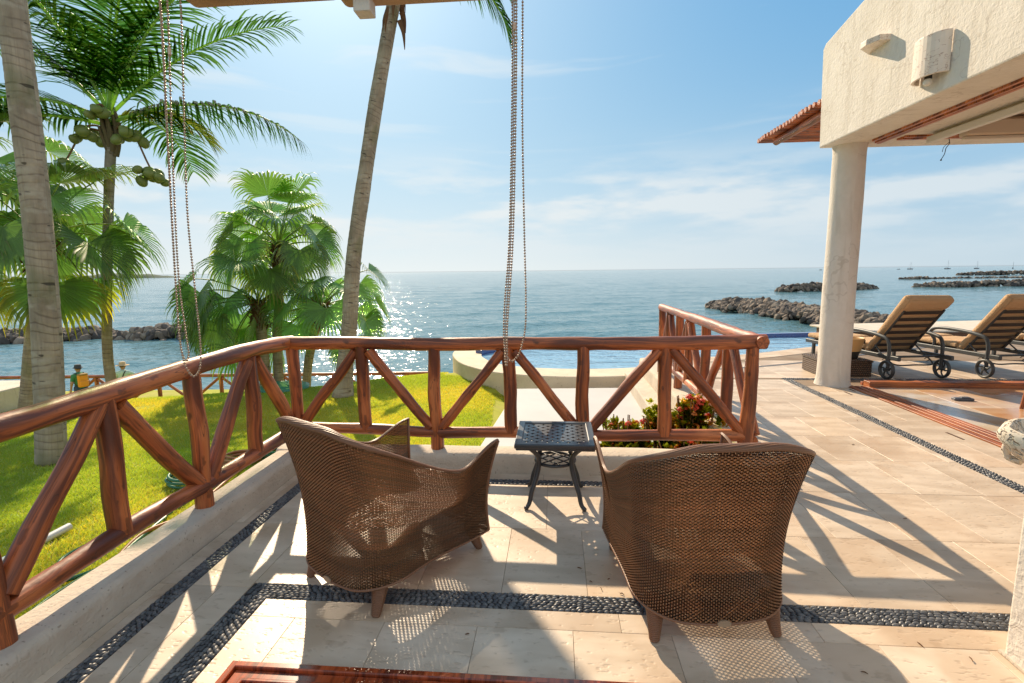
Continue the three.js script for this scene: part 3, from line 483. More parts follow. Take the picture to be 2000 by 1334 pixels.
// ------------------------------------------------------------------ log railing
{
  const r = built('log_railing', 'varnished red brown log railing with slanted braces round the near terrace', 'railing');
  const add = (n, a, b, r0, r1, bend) => part(n, log(a, b, r0, r1 ?? r0, bend), M.log, r);
  const path = (n, pts, rad, s) => part(n, tube(curve(pts, 90), (t, a) => rad * (1 + 0.075 * n1(t * 14 + s, 40) + 0.04 * n1(t * 37 + s, 41) + 0.03 * Math.sin(a * 3 + t * 4 + s)), 18, { seed: s }), M.log, r);
  path('top_rail', [[-2.055, 0.955, 0.7], [-2.06, 0.958, -0.6], [-2.045, 0.945, -1.67], [-2.06, 0.968, -2.4], [-2.045, 0.988, -2.9], [-2.05, 0.988, -3.35], [-2.045, 0.972, -3.80]], 0.052, 3);
  path('top_rail', [[-2.075, 0.968, -3.74], [-1.5, 0.970, -3.75], [-0.9, 0.962, -3.745], [-0.33, 0.970, -3.75], [0.2, 0.967, -3.755], [0.8, 0.972, -3.745], [1.50, 0.982, -3.75]], 0.049, 9);
  path('top_rail', [[1.455, 0.985, -3.68], [1.47, 0.98, -4.5], [1.465, 0.987, -5.4], [1.475, 0.983, -6.4], [1.47, 0.985, -7.2]], 0.048, 17);
  path('bottom_rail', [[-2.05, 0.285, 0.6], [-2.045, 0.278, -1.0], [-2.05, 0.27, -1.6], [-2.05, 0.292, -2.2], [-2.045, 0.280, -2.75], [-2.05, 0.275, -3.75]], 0.046, 23);
  path('bottom_rail', [[-2.02, 0.300, -3.75], [-1.4, 0.296, -3.75], [-0.9, 0.277, -3.75], [-0.3, 0.288, -3.75], [0.3, 0.272, -3.75], [0.9, 0.285, -3.75], [1.40, 0.288, -3.75]], 0.044, 29);
  path('bottom_rail', [[1.44, 0.24, -3.75], [1.47, 0.25, -4.6], [1.465, 0.265, -5.6], [1.47, 0.28, -7.1]], 0.043, 37);
  const L = -2.05, F = -3.75, S = 1.47, p = 0.048, d = 0.041;
  // near side, running away from the viewer on the left
  for (const [v, lo] of [[0.35, 0.30], [0.95, 0.12], [1.565, 0.12], [2.122, 0.29], [2.696, 0.12], [3.238, 0.29]]) add('post', [L, lo, -v], [L, 0.95, -v + 0.006], p * 1.02, p * 0.94);
  add('corner_post', [-2.0, 0.12, F], [-2.02, 0.95, F], p, p);
  for (const [v0, y0, v1, y1] of [[0.85, 0.30, 0.40, 0.92], [1.05, 0.30, 1.50, 0.92], [1.600, 0.33, 2.085, 0.93], [2.175, 0.90, 2.66, 0.31], [2.745, 0.28, 3.215, 0.92], [3.30, 0.92, 3.725, 0.33]]) add('brace', [L, y0, -v0], [L, y1, -v1], d * 1.16, d * 1.06);
  // front
  for (const [u, u2, lo] of [[-1.459, -1.472, 0.29], [-0.900, -0.907, 0.12], [-0.330, -0.354, 0.29], [0.215, 0.209, 0.27], [0.807, 0.795, 0.28]]) add('post', [u, lo, F], [u2, 0.95, F], p, p * 0.94);
  add('corner_post', [1.385, 0.10, F], [1.415, 0.96, F], p * 1.05, p);
  for (const [u0, y0, u1, y1] of [[-1.960, 0.34, -1.515, 0.91], [-1.41, 0.91, -0.945, 0.32], [-0.86, 0.32, -0.385, 0.91], [-0.30, 0.91, 0.17, 0.32], [0.262, 0.31, 0.757, 0.92], [0.84, 0.93, 1.365, 0.31]]) add('brace', [u0, y0, F], [u1, y1, F], d, d * 0.92);
  // far side, running away on the right
  for (const [v, lo] of [[4.42, 0.25], [5.09, 0.06], [5.70, 0.25], [6.15, 0.06], [6.66, 0.25], [7.13, 0.06]]) add('post', [S, lo, -v], [S, 0.96, -v], p, p * 0.94);
  for (const [v0, y0, v1, y1] of [[3.80, 0.28, 4.36, 0.92], [4.47, 0.92, 5.02, 0.28], [5.16, 0.28, 5.65, 0.92], [5.75, 0.92, 6.10, 0.3], [6.2, 0.3, 6.6, 0.92], [6.7, 0.92, 7.08, 0.3]]) add('brace', [S, y0, -v0], [S, y1, -v1], d, d * 0.92);
}

// ------------------------------------------------------------------ wicker tub chairs, woven strand by strand
M.wicker = mat({ color: [0.58, 0.28, 0.14], roughness: 0.34, vertexColors: true });
M.wickerDark = mat({ color: [0.22, 0.10, 0.05], roughness: 0.40 });
const chairProto = (() => {
  const R = rng(801), t = new THREE.Group();
  const rc = 0.17;
  function plan(p, f) {                     // p -1..1 round the back from front corner to front corner; f 0 bottom .. 1 rim
    const fl = Math.pow(f, 1.7), sw = 0.035 * Math.sin(Math.PI * f);
    const w = 0.318 + 0.048 * fl - sw * 0.35, zb = 0.390 + 0.075 * fl - sw * 0.55, zf = -0.365 - 0.035 * fl + 0.02 * Math.sin(Math.PI * f);
    const s1 = w - rc, s2 = s1 + Math.PI / 2 * rc, s3 = s2 + (zb - rc - zf), s = Math.abs(p) * s3, sg = Math.sign(p) || 1;
    let x, z, nx, nz;
    if (s < s1) { x = s; z = zb; nx = 0; nz = 1; } else if (s < s2) { const a = (s - s1) / rc; x = s1 + rc * Math.sin(a); z = zb - rc + rc * Math.cos(a); nx = Math.sin(a); nz = Math.cos(a); } else { x = w - 0.015 * ((s - s2) / (s3 - s2)); z = zb - rc - (s - s2); nx = 1; nz = 0; }
    z += 0.05 * (1 - (x / w) ** 2) * (s < s2 ? 1 : 0) * 0.6;
    return [x * sg, z, nx * sg, nz];
  }
  const rim = (p) => { const q = Math.abs(p); return 0.525 + 0.325 * Math.pow(1 - step(0.10, 0.82, q), 0.95) + 0.085 * step(0.72, 1, q); };
  const low = (p) => 0.128 - 0.020 * Math.cos(p * Math.PI * 2);
  const at = (p, f) => { const [x, z, nx, nz] = plan(p, f); return { p: V(x, lerp(low(p), rim(p), f), z), n: V(nx, 0, nz) }; };
  function weave(pos, nor, col, idx, pt, NS, N, half2 = 0.0020) {
    for (let i = 0; i < N; i++) {
      const tone = 0.6 + R() * 0.8, warm = 0.92 + R() * 0.2;
      let prev = -1;
      for (let j = 0; j <= NS; j++) {
        const a = pt(j / NS, (i + 0.5) / N), up = pt(j / NS, (i + 0.5) / N + 0.02).p.sub(a.p).divideScalar(0.02).multiplyScalar(0.47 / N), o = ((i + j) % 2 ? 1 : -1) * half2 * 1.2, c = a.p.clone().addScaledVector(a.n, o), s = pos.length / 3;
        for (const [d, e] of [[1, 0], [0, 1], [-1, 0], [0, -1]]) { const q = c.clone().addScaledVector(up, d).addScaledVector(a.n, e * half2); pos.push(q.x, q.y, q.z); const m = up.clone().normalize().multiplyScalar(d).addScaledVector(a.n, e); nor.push(m.x, m.y, m.z); col.push(tone * warm, tone, tone * 0.96); }
        if (prev >= 0) for (let k = 0; k < 4; k++) { const k2 = (k + 1) % 4; idx.push(prev + k, s + k, prev + k2, prev + k2, s + k, s + k2); }
        prev = s;
      }
    }
  }
  const geo = (pos, nor, col, idx) => { const g = new THREE.BufferGeometry(); g.setAttribute('position', new THREE.Float32BufferAttribute(pos, 3)); g.setAttribute('normal', new THREE.Float32BufferAttribute(nor, 3)); g.setAttribute('color', new THREE.Float32BufferAttribute(col, 3)); g.setIndex(idx); return g; };
  { // shell: rows woven round upright stakes
    const pos = [], nor = [], col = [], idx = [], NS = 196, N = 102;
    weave(pos, nor, col, idx, (u, f) => at(u * 2 - 1, Math.min(f, 1)), NS, N);
    const stakes = []; for (let j = 0; j <= NS; j++) { const pts = []; for (let k = 0; k <= 7; k++) pts.push(at(j / NS * 2 - 1, k / 7).p); stakes.push(tube(pts, 0.0022, 4, { caps: false })); }
    const sg = unify(stakes); sg.deleteAttribute('uv'); sg.setAttribute('color', new THREE.Float32BufferAttribute(new Float32Array(sg.attributes.position.count * 3).fill(0.8), 3));
    part('woven_shell', unify([geo(pos, nor, col, idx), sg]), M.wicker, t);
  }
  { // seat and front apron
    const pos = [], nor = [], col = [], idx = [], zs = -0.365;
    weave(pos, nor, col, idx, (u, f) => { const z = lerp(zs, 0.36, f), w = 0.31 - 0.16 * step(0.12, 0.37, z) ; return { p: V((u * 2 - 1) * w, 0.36 - 0.02 * Math.sin(Math.PI * f) * Math.sin(Math.PI * u), z), n: V(0, 1, 0) }; }, 46, 74);
    part('woven_seat', geo(pos, nor, col, idx), M.wicker, t);
    const p2 = [], n2 = [], c2 = [], i2 = [];
    weave(p2, n2, c2, i2, (u, f) => ({ p: V((u * 2 - 1) * 0.285, lerp(0.125, 0.352, f), zs - 0.004), n: V(0, 0, -1) }), 44, 28);
    part('woven_apron', geo(p2, n2, c2, i2), M.wicker, t);
  }
  { // rolled rim: strands laid lengthwise, fat over the back
    const gs = [], K = 11;
    for (let k = 0; k < K; k++) { const pts = []; for (let j = 0; j <= 150; j++) { const p = j / 75 - 1, e = at(p, 1), fat = 0.0065 + 0.012 * Math.exp(-((p / 0.34) ** 2)), a = k / K * Math.PI * 2 + p * 9; pts.push(e.p.clone().addScaledVector(e.n, Math.cos(a) * fat - 0.004 - 0.020 * Math.exp(-((p / 0.34) ** 2)) * 0.6).add(V(0, Math.sin(a) * fat * 0.62 + 0.004, 0))); } gs.push(tube(pts, (u) => 0.0030 + 0.0022 * Math.exp(-(((u * 2 - 1) / 0.34) ** 2)), 5)); }
    part('rolled_rim', gs, M.wickerDark, t);
    const ed = [];
    for (const s of [-1, 1]) { const pts = []; for (let k = 0; k <= 12; k++) pts.push(at(s, k / 12).p); ed.push(tube(pts, 0.0085, 8)); }
    const bt = []; for (let j = 0; j <= 90; j++) bt.push(at(j / 45 - 1, 0).p); ed.push(tube(bt, 0.006, 7)); ed.push(tube([at(-1, 0).p, at(1, 0).p], 0.010, 7), tube([V(-0.3, 0.356, -0.372), V(0.3, 0.356, -0.372)], 0.013, 8));
    part('edge_roll', ed, M.wickerDark, t);
  }
  for (const [x, z] of [[-1, -1], [1, -1], [-1, 1], [1, 1]]) {
    const gs = [tube(curve([[x * 0.242, 0.165, z * 0.300 + 0.01], [x * 0.246, 0.09, z * 0.315 + 0.01], [x * 0.256, 0.0, z * 0.350 + 0.01]], 8), (u) => lerp(0.042, 0.0175, u), 10)];
    for (let k = 0; k < 20; k++) { const u = k / 19.5, pts = []; for (let a = 0; a <= 12; a++) pts.push(V(lerp(x * 0.243, x * 0.255, u * u) + Math.cos(a / 6 * Math.PI) * lerp(0.0395, 0.018, u), lerp(0.145, 0.006, u) + 0.003 * (a / 12), lerp(z * 0.303, z * 0.347, u * u * 0.4 + u * 0.6) + 0.01 + Math.sin(a / 6 * Math.PI) * lerp(0.0395, 0.018, u))); gs.push(tube(pts, 0.0042, 5, { caps: false })); }
    part('leg', gs, M.wickerDark, t);
  }
  part('badge', [new THREE.CylinderGeometry(0.028, 0.028, 0.006, 18).scale(1, 1, 0.5).rotateX(Math.PI / 2).translate(0, 0.115, 0.425)], mat({ color: [0.36, 0.25, 0.16], roughness: 0.5 }), t);
  return t;
})();
{
  const a = chairProto; a.name = numbered('wicker_armchair'); a.position.set(-0.60, 0, -2.51); a.rotation.y = -0.645; scene.add(a);
  tag(a, 'brown wicker tub armchair turned towards the small metal table, left of it', 'armchair', 'wicker armchairs on the terrace');
  const b = chairProto.clone(); b.name = numbered('wicker_armchair'); b.position.set(0.805, 0, -2.27); b.rotation.y = 0.045; scene.add(b);
  tag(b, 'brown wicker tub armchair seen squarely from behind, right of the small metal table', 'armchair', 'wicker armchairs on the terrace');
}

// ------------------------------------------------------------------ cast metal side table
{
  const t = thing('side_table', 'black cast metal side table with a pierced lattice top between the wicker armchairs', 'table', toWorld(0.004, 0, 3.25), BR);
  const iron = mat({ color: [0.040, 0.040, 0.043], roughness: 0.36, metalness: 0.25, clearcoat: 0.4, clearcoatRoughness: 0.3 });
  const sq = (s, a, hole) => { const q = [[-a, -a], [a, -a], [a, a], [-a, a]]; q.forEach(([x, y], i) => (i ? s.lineTo(x, y) : s.moveTo(x, y))); s.closePath(); return s; };
  const fr = sq(new THREE.Shape(), 0.25); fr.holes.push(sq(new THREE.Path(), 0.205));
  part('top_frame', new THREE.ExtrudeGeometry(fr, { depth: 0.016, bevelEnabled: true, bevelThickness: 0.007, bevelSize: 0.006, bevelOffset: -0.006, bevelSegments: 2 }).rotateX(-Math.PI / 2).translate(0, 0.43, 0), iron, t);
  const lat = sq(new THREE.Shape(), 0.2045);
  const nx = 6, step1 = 0.39 / nx;
  for (let r = 0; r < 12; r++) for (let c = 0; c < nx; c++) {
    const x = -0.195 + (c + (r % 2 ? 0.75 : 0.25)) * step1, y = -0.195 + (r + 0.5) * step1 / 2, h = new THREE.Path(), w = 0.0205, v = 0.0165, q = 0.34;
    [[w, 0], [w * q, v * q], [0, v], [-w * q, v * q], [-w, 0], [-w * q, -v * q], [0, -v], [w * q, -v * q]].forEach(([a, b], i) => (i ? h.lineTo(x + a, y + b) : h.moveTo(x + a, y + b))); h.closePath();
    if (Math.abs(x) < 0.186) lat.holes.push(h);
  }
  part('lattice_top', new THREE.ExtrudeGeometry(lat, { depth: 0.007, bevelEnabled: false }).rotateX(-Math.PI / 2).translate(0, 0.439, 0), iron, t);
  part('skirt', [[0, 0.236], [Math.PI / 2, 0.236], [Math.PI, 0.236], [-Math.PI / 2, 0.236]].map(([a, d]) => rbox(0.48, 0.018, 0.012, 0.004, 0, 0.419, d).rotateY(a)), iron, t);
  for (const [x, z] of [[-1, 1], [1, 1], [-1, -1], [1, -1]]) {
    const g = tube(curve([[x * 0.185, 0.418, z * 0.185], [x * 0.150, 0.385, z * 0.150], [x * 0.112, 0.33, z * 0.112], [x * 0.104, 0.28, z * 0.104], [x * 0.118, 0.20, z * 0.118], [x * 0.150, 0.10, z * 0.150], [x * 0.166, 0.03, z * 0.166], [x * 0.184, 0.010, z * 0.184]], 34), (u) => 0.0125 + 0.004 * Math.sin(Math.PI * u) + 0.003 * step(0.9, 1, u), 10);
    part('leg', [g, new THREE.SphereGeometry(0.014, 10, 8).translate(x * 0.184, 0.013, z * 0.184)], iron, t);
  }
  const ring = tube(Array.from({ length: 49 }, (_, i) => V(Math.cos(i / 24 * Math.PI) * 0.128, 0.268, Math.sin(i / 24 * Math.PI) * 0.128)), 0.011, 8, { caps: false }); ring.scale(1, 1.0, 1);
  part('shelf_ring', ring, iron, t);
  const rods = []; for (const d of [-0.066, 0, 0.066]) { const l = Math.sqrt(0.128 ** 2 - d * d); rods.push(bar([-l, 0.27, d], [l, 0.27, d], 0.0048, 6).rotateY(0), bar([-l, 0.276, d], [l, 0.276, d], 0.0048, 6).rotateY(Math.PI / 2)); }
  part('shelf_rods', unify(rods).rotateY(Math.PI / 4), iron, t);
}

// ------------------------------------------------------------------ pool with its low curved wall, tiled rim and coping
{
  const inner = [[-0.62, -10.32], [-0.59, -10.0], [-0.29, -9.24], [0.05, -8.94], [0.52, -8.72], [1.3, -8.60], [2.11, -8.69], [2.62, -8.98]];
  const outer = [[-1.22, -10.95], [-1.22, -10.35], [-0.97, -9.36], [-0.68, -8.84], [-0.31, -8.42], [0.04, -8.21], [0.48, -8.04], [1.21, -7.93], [1.83, -7.99], [2.13, -8.14], [2.45, -8.62]];
  const sp = (l, n) => new THREE.CatmullRomCurve3(l.map(([x, z]) => V(x, 0, z))).getPoints(n).map((q) => [q.x, q.z]);
  const w = thing('pool_wall', 'low curved cream stucco wall round the near end of the pool', 'wall');
  const g = prism([...sp(outer, 48), ...sp(inner, 40).reverse(), [-0.68, -10.95]], -0.85, -0.165, 0.018);
  part('wall_run', g, mat({ map: rep(curbMap, 0.8, 0.8), color: [1.12, 1.10, 1.02], bumpMap: rep(stuccoBump, 1, 1), bumpScale: 0.005, roughness: 0.9 }), w);
  const farEdge = [[-0.62, -10.34], [-0.38, -10.66], [0.11, -11.05], [1.16, -11.43], [3.26, -11.98], [6.04, -12.5], [7.7, -12.66]];
  const wave = greyTex(512, 512, (u, v) => fbm(u, v, 6, 10, 901, 4));
  const pool = single('pool_water', prism([...sp(inner, 30), ...poolNear.slice(1).map((q) => q), [14, -12.7], [7.7, -12.66], ...sp(farEdge, 30).reverse().slice(1)], -0.9, -0.20), mat({ color: [0.26, 0.46, 0.62], roughness: 0.06, ior: 1.33, bumpMap: rep(wave, 1 / 2.2, 1 / 2.2), bumpScale: 0.05 }), null, null, [0, 0, 0], 0, null, 'structure');
  const tileMap = colourTex(256, 256, (u, v) => { const a = h2(Math.floor(u * 16), Math.floor(v * 16), 903), e = Math.min(mod(u * 16, 1), mod(v * 16, 1)) < 0.1 ? 1 : 0; return mix3(mix3([0.008, 0.03, 0.17], [0.02, 0.075, 0.33], a), [0.10, 0.16, 0.28], e); });
  const blue = mat({ map: rep(tileMap, 2.4, 2.4), roughness: 0.2, clearcoat: 0.5 });
  const off = (l, d) => l.map(([x, z], i) => { const a = l[Math.max(0, i - 1)], b = l[Math.min(l.length - 1, i + 1)], dx = b[0] - a[0], dz = b[1] - a[1], m = Math.hypot(dx, dz); return [x + dz / m * d, z - dx / m * d]; });
  const fe = sp(farEdge, 40), e = thing('pool_edge', 'raised rim of small dark blue tiles along the sea side of the pool', 'pool rim');
  part('rim', prism([...fe, ...off(fe, 0.16).reverse()], -3.2, -0.10, 0.006), blue, e);
  const c = thing('pool_coping', 'cream stone coping wall at the far right end of the pool behind the loungers', 'wall');
  part('coping', prism([[7.72, -12.0], [8.6, -11.75], [16, -11.3], [16, -14.2], [7.72, -13.2]], 0.0, 0.045, 0.018), M.curb, c);
  part('inner_face', prism([[7.85, -12.08], [8.65, -11.85], [16, -11.4], [16, -14], [7.85, -13.1]], -0.14, 0.002), mat({ color: [0.16, 0.075, 0.04], roughness: 0.7 }), c);  // cream wall in shade: its shade is put into this dark brown colour
  part('tile_band', prism([[7.82, -12.05], [8.63, -11.82], [16, -11.36], [16, -14], [7.82, -13.1]], -3.0, -0.138), blue, c);
  // coping of the deck along the pool
  const dk = thing('pool_deck', null, null, [0, 0, 0], 0, null, 'structure');
  const nr = sp(poolNear.slice(1), 40);
  part('coping', prism([...nr, ...off(nr, -0.42).reverse()], -0.16, 0.004, 0.008), mat({ color: [1.02, 0.98, 0.93], map: rep(travMap, 0.55, 0.55), roughness: 0.55 }), dk);
  part('pebble_band', prism([...off(nr, -0.95), ...off(nr, -1.03).reverse()], -0.02, 0.0015), mat({ color: [0.10, 0.10, 0.105], bumpMap: rep(greyTex(256, 256, (u, v) => fbm(u, v, 30, 30, 907, 2)), 1.5, 1.5), bumpScale: 0.01, roughness: 0.6 }), dk);
}

// ------------------------------------------------------------------ on the lawn: slab, drain lid, low wall, pipe, hoses
single('concrete_slab', prism([[0.07, -7.70], [2.05, -7.68], [1.55, -4.55], [-0.44, -4.5]], -0.7, -0.29, 0.012), mat({ color: [0.56, 0.55, 0.53], map: rep(colourTex(256, 256, (u, v) => { const a = fbm(u, v, 5, 5, 911, 5); return [0.85 + 0.15 * a, 0.85 + 0.15 * a, 0.86 + 0.14 * a]; }), 0.6, 0.6), roughness: 0.75 }), 'smooth pale concrete slab on the lawn between the pool wall and the railing', 'slab');
single('planter_block', prism([[-7.20, -5.6], [-7.26, -7.83], [-9.8, -7.83], [-9.8, -5.6]], -0.9, -0.10, 0.02), M.stuccoFine, 'wide low cream stucco block on the lawn at the left', 'wall');
{
  const lid = thing('tank_lid', 'round turquoise green tank lid lying on the lawn under the fan palms', 'lid', [-3.93, ground(-3.93, -8.6) + 0.03, -8.6]);
  const gm = mat({ color: [0.045, 0.21, 0.145], roughness: 0.45 });
  part('rim', new THREE.LatheGeometry([[0, -0.1], [0.40, -0.1], [0.42, 0.05], [0.34, 0.075], [0.31, 0.06], [0, 0.06]].map((q) => new THREE.Vector2(...q)), 36), gm, lid);
  part('cover', new THREE.LatheGeometry([[0, 0.105], [0.16, 0.10], [0.27, 0.085], [0.29, 0.055]].map((q) => new THREE.Vector2(...q)), 36), gm, lid);
  for (let k = 0; k < 8; k++) part('rib', rbox(0.22, 0.014, 0.014, 0.004, 0.16, 0.10, 0).rotateY(k * Math.PI / 4), gm, lid);
  const py = ground(-2.86, -3.0) + 0.028, a = V(-2.84, py, -2.58), b = V(-2.78, py + 0.012, -3.02);
  const pp = tube([a, b], 0.023, 14, { caps: false }), pin = tube([a, b], 0.019, 14, { caps: false });
  single('plastic_pipe', [pp, pin], mat({ color: [0.72, 0.71, 0.69], roughness: 0.4, side: THREE.DoubleSide }), 'short white plastic pipe lying on the grass behind the left railing', 'pipe');
  const R = rng(921);
  const coil = (cx, cz, n, r0, end) => { const pts = []; for (let k = 0; k <= n * 16; k++) { const a2 = k / 16 * 2 * Math.PI, r = r0 + (R() - 0.5) * 0.012 + 0.025 * Math.sin(k * 0.21), x = cx + Math.cos(a2) * r * 1.25, z = cz + Math.sin(a2) * r; pts.push([x, ground(x, z) + 0.02 + 0.014 * (k / 16), z]); } return [...pts, ...end.map(([x, z, h]) => [x, ground(x, z) + (h ?? 0.02), z])]; };
  const gH = mat({ color: [0.025, 0.15, 0.075], roughness: 0.4 }), oH = mat({ color: [0.42, 0.17, 0.07], roughness: 0.45 });
  single('garden_hose', tube(curve(coil(-2.50, -3.88, 5, 0.15, [[-2.36, -3.7], [-2.32, -3.4], [-2.33, -3.1], [-2.42, -2.85, 0.05], [-2.50, -2.65, 0.03], [-2.34, -2.45], [-2.22, -2.6], [-2.26, -2.9], [-2.3, -3.2], [-2.24, -2.8], [-2.15, -2.4], [-2.12, -2.2], [-2.2, -2.05], [-2.26, -2.3], [-2.22, -2.6], [-2.17, -2.2], [-2.1, -1.9]]), 700), 0.0115, 8), gH, 'green garden hose coiled on the grass behind the kerb of the left railing', 'hose');
  single('garden_hose', tube(curve(coil(-2.44, -4.42, 4, 0.13, [[-2.3, -4.2], [-2.24, -3.9, 0.05], [-2.22, -3.5], [-2.2, -3.2], [-2.27, -2.95, 0.03], [-2.2, -2.6], [-2.12, -2.3], [-2.14, -2.0], [-2.08, -1.8]]), 600), 0.0115, 8), oH, 'orange brown garden hose lying beside the green one behind the kerb', 'hose');
  single('garden_hose', tube(curve(coil(-2.22, -4.62, 5, 0.15, [[-2.1, -4.4], [-2.05, -4.2]]), 500), 0.0115, 8), gH, 'dark green garden hose coil near the corner of the railing', 'hose');
}

// ------------------------------------------------------------------ loungers by the pool
M.cushion = mat({ color: [0.57, 0.36, 0.185], roughness: 0.85, bumpMap: rep(greyTex(256, 256, (u, v) => 0.6 * fbm(u, v, 6, 6, 931, 4) + 0.4 * fbm(u, v, 60, 60, 932, 2)), 2.2, 2.2), bumpScale: 0.02 });
M.cast = mat({ color: [0.075, 0.080, 0.080], roughness: 0.45, metalness: 0.3 });
M.strap = mat({ color: [0.035, 0.024, 0.02], roughness: 0.6 });
const loungerProto = (() => {
  const t = new THREE.Group(), soft = (g, s) => { const p = g.attributes.position, n = g.attributes.normal; for (let i = 0; i < p.count; i++) { const f = 0.012 * n1(p.getX(i) * 7 + s, 940) + 0.012 * n1(p.getZ(i) * 6 + p.getY(i) * 5 + s, 941); p.setXYZ(i, p.getX(i) + n.getX(i) * f, p.getY(i) + n.getY(i) * f, p.getZ(i) + n.getZ(i) * f); } return g; };
  for (const s of [-1, 1]) {
    part('side_rail', rbox(0.045, 0.06, 1.95, 0.012, s * 0.365, 0.30, -0.80), M.cast, t);
    const post = tube(curve([[s * 0.375, 0.14, 0.0], [s * 0.375, 0.30, 0.0], [s * 0.375, 0.44, -0.005], [s * 0.378, 0.535, -0.045], [s * 0.385, 0.575, -0.17], [s * 0.385, 0.60, -0.42], [s * 0.385, 0.605, -0.68], [s * 0.385, 0.585, -0.84], [s * 0.385, 0.53, -0.90], [s * 0.38, 0.47, -0.87], [s * 0.37, 0.42, -0.84], [s * 0.365, 0.32, -0.84]], 60), 0.021, 10, { squash: 1.2 });
    part('arm', post, M.cast, t);
    part('leg', rbox(0.045, 0.31, 0.05, 0.012, s * 0.365, 0.155, -1.58), M.cast, t);
    const w = new THREE.Group(); w.name = 'wheel'; w.position.set(s * 0.39, 0.130, 0.0); t.add(w);
    part('tyre', new THREE.TorusGeometry(0.113, 0.018, 10, 36).rotateY(Math.PI / 2).scale(1.4, 1, 1), M.cast, w);
    part('hub', new THREE.CylinderGeometry(0.022, 0.022, 0.07, 14).rotateZ(Math.PI / 2), M.cast, w);
    for (let k = 0; k < 5; k++) part('spoke', tube(curve([[0, 0.015, 0], [0, 0.05, 0.018], [0, 0.105, 0.004]], 8), (u) => 0.013 - 0.004 * u, 7).rotateX(k * 2 * Math.PI / 5 + 0.3 * s), M.cast, w);
    // reclining back: frame side
    part('back_frame', bar([s * 0.275, 0.315, -0.43], [s * 0.275, 0.93, 0.07], 0.017), M.cast, t);
    part('prop', tube(curve([[s * 0.29, 0.42, -0.36], [s * 0.305, 0.30, -0.20], [s * 0.295, 0.215, -0.06], [s * 0.24, 0.19, 0.0], [0, 0.188, 0.0]], 24), 0.010, 8), M.cast, t);
    for (let k = 0; k < 3; k++) part('notch', bar([s * 0.305, 0.29 - k * 0.03, -0.19 + k * 0.035], [s * 0.305, 0.265 - k * 0.03, -0.225 + k * 0.035], 0.006, 6), M.cast, t);
  }
  part('cross_rail', bar([-0.365, 0.30, -0.02], [0.365, 0.30, -0.02], 0.015), M.cast, t);
  part('cross_rail', bar([-0.365, 0.30, -1.76], [0.365, 0.30, -1.76], 0.018), M.cast, t);
  part('seat_deck', box(0.70, 0.012, 1.33, 0, 0.315, -1.1), M.strap, t);
  for (let k = 0; k < 7; k++) { const f = 0.03 + k / 6 * 0.93; part('slat', rbox(0.55, 0.052, 0.008, 0.003, 0, 0, 0).rotateX(0.682).translate(0, lerp(0.315, 0.93, f) - 0.010, lerp(-0.43, 0.07, f) + 0.012), M.strap, t); }
  const cb = soft(rbox(0.63, 1.04, 0.095, 0.045, 0, 0.46, 0, 5), 3); cb.rotateX(0.682).translate(0, 0.345, -0.485);
  part('back_cushion', cb, M.cushion, t);
  const hood = soft(rbox(0.64, 0.19, 0.125, 0.05, 0, 0, 0, 5), 7); hood.rotateX(0.682).translate(0, 0.345 + 0.895 * Math.cos(0.682) - 0.008, -0.485 + 0.895 * Math.sin(0.682) + 0.012);
  part('cushion_hood', hood, M.cushion, t);
  part('seat_cushion', soft(rbox(0.66, 0.10, 0.72, 0.045, 0, 0.375, -0.86, 5), 11), M.cushion, t);
  part('foot_cushion', soft(rbox(0.66, 0.10, 0.62, 0.045, 0, 0.375, -1.54, 5), 15), M.cushion, t);
  return t;
})();
[[5.425, -6.79, 0.055, 'cushioned pool lounger nearest the round column, seen from behind with its wheels'], [6.76, -6.80, 0.05, 'cushioned pool lounger cut by the right edge, left wheel showing'], [8.37, -6.75, 0.05, 'pool lounger farthest right, only its front leg and rail showing']].forEach(([x, z, a, label], i) => {
  const o = i ? loungerProto.clone() : loungerProto; o.name = numbered('pool_lounger'); o.position.set(x, 0, z); o.rotation.y = a; scene.add(o); tag(o, label, 'lounger', 'pool loungers on the deck');
});

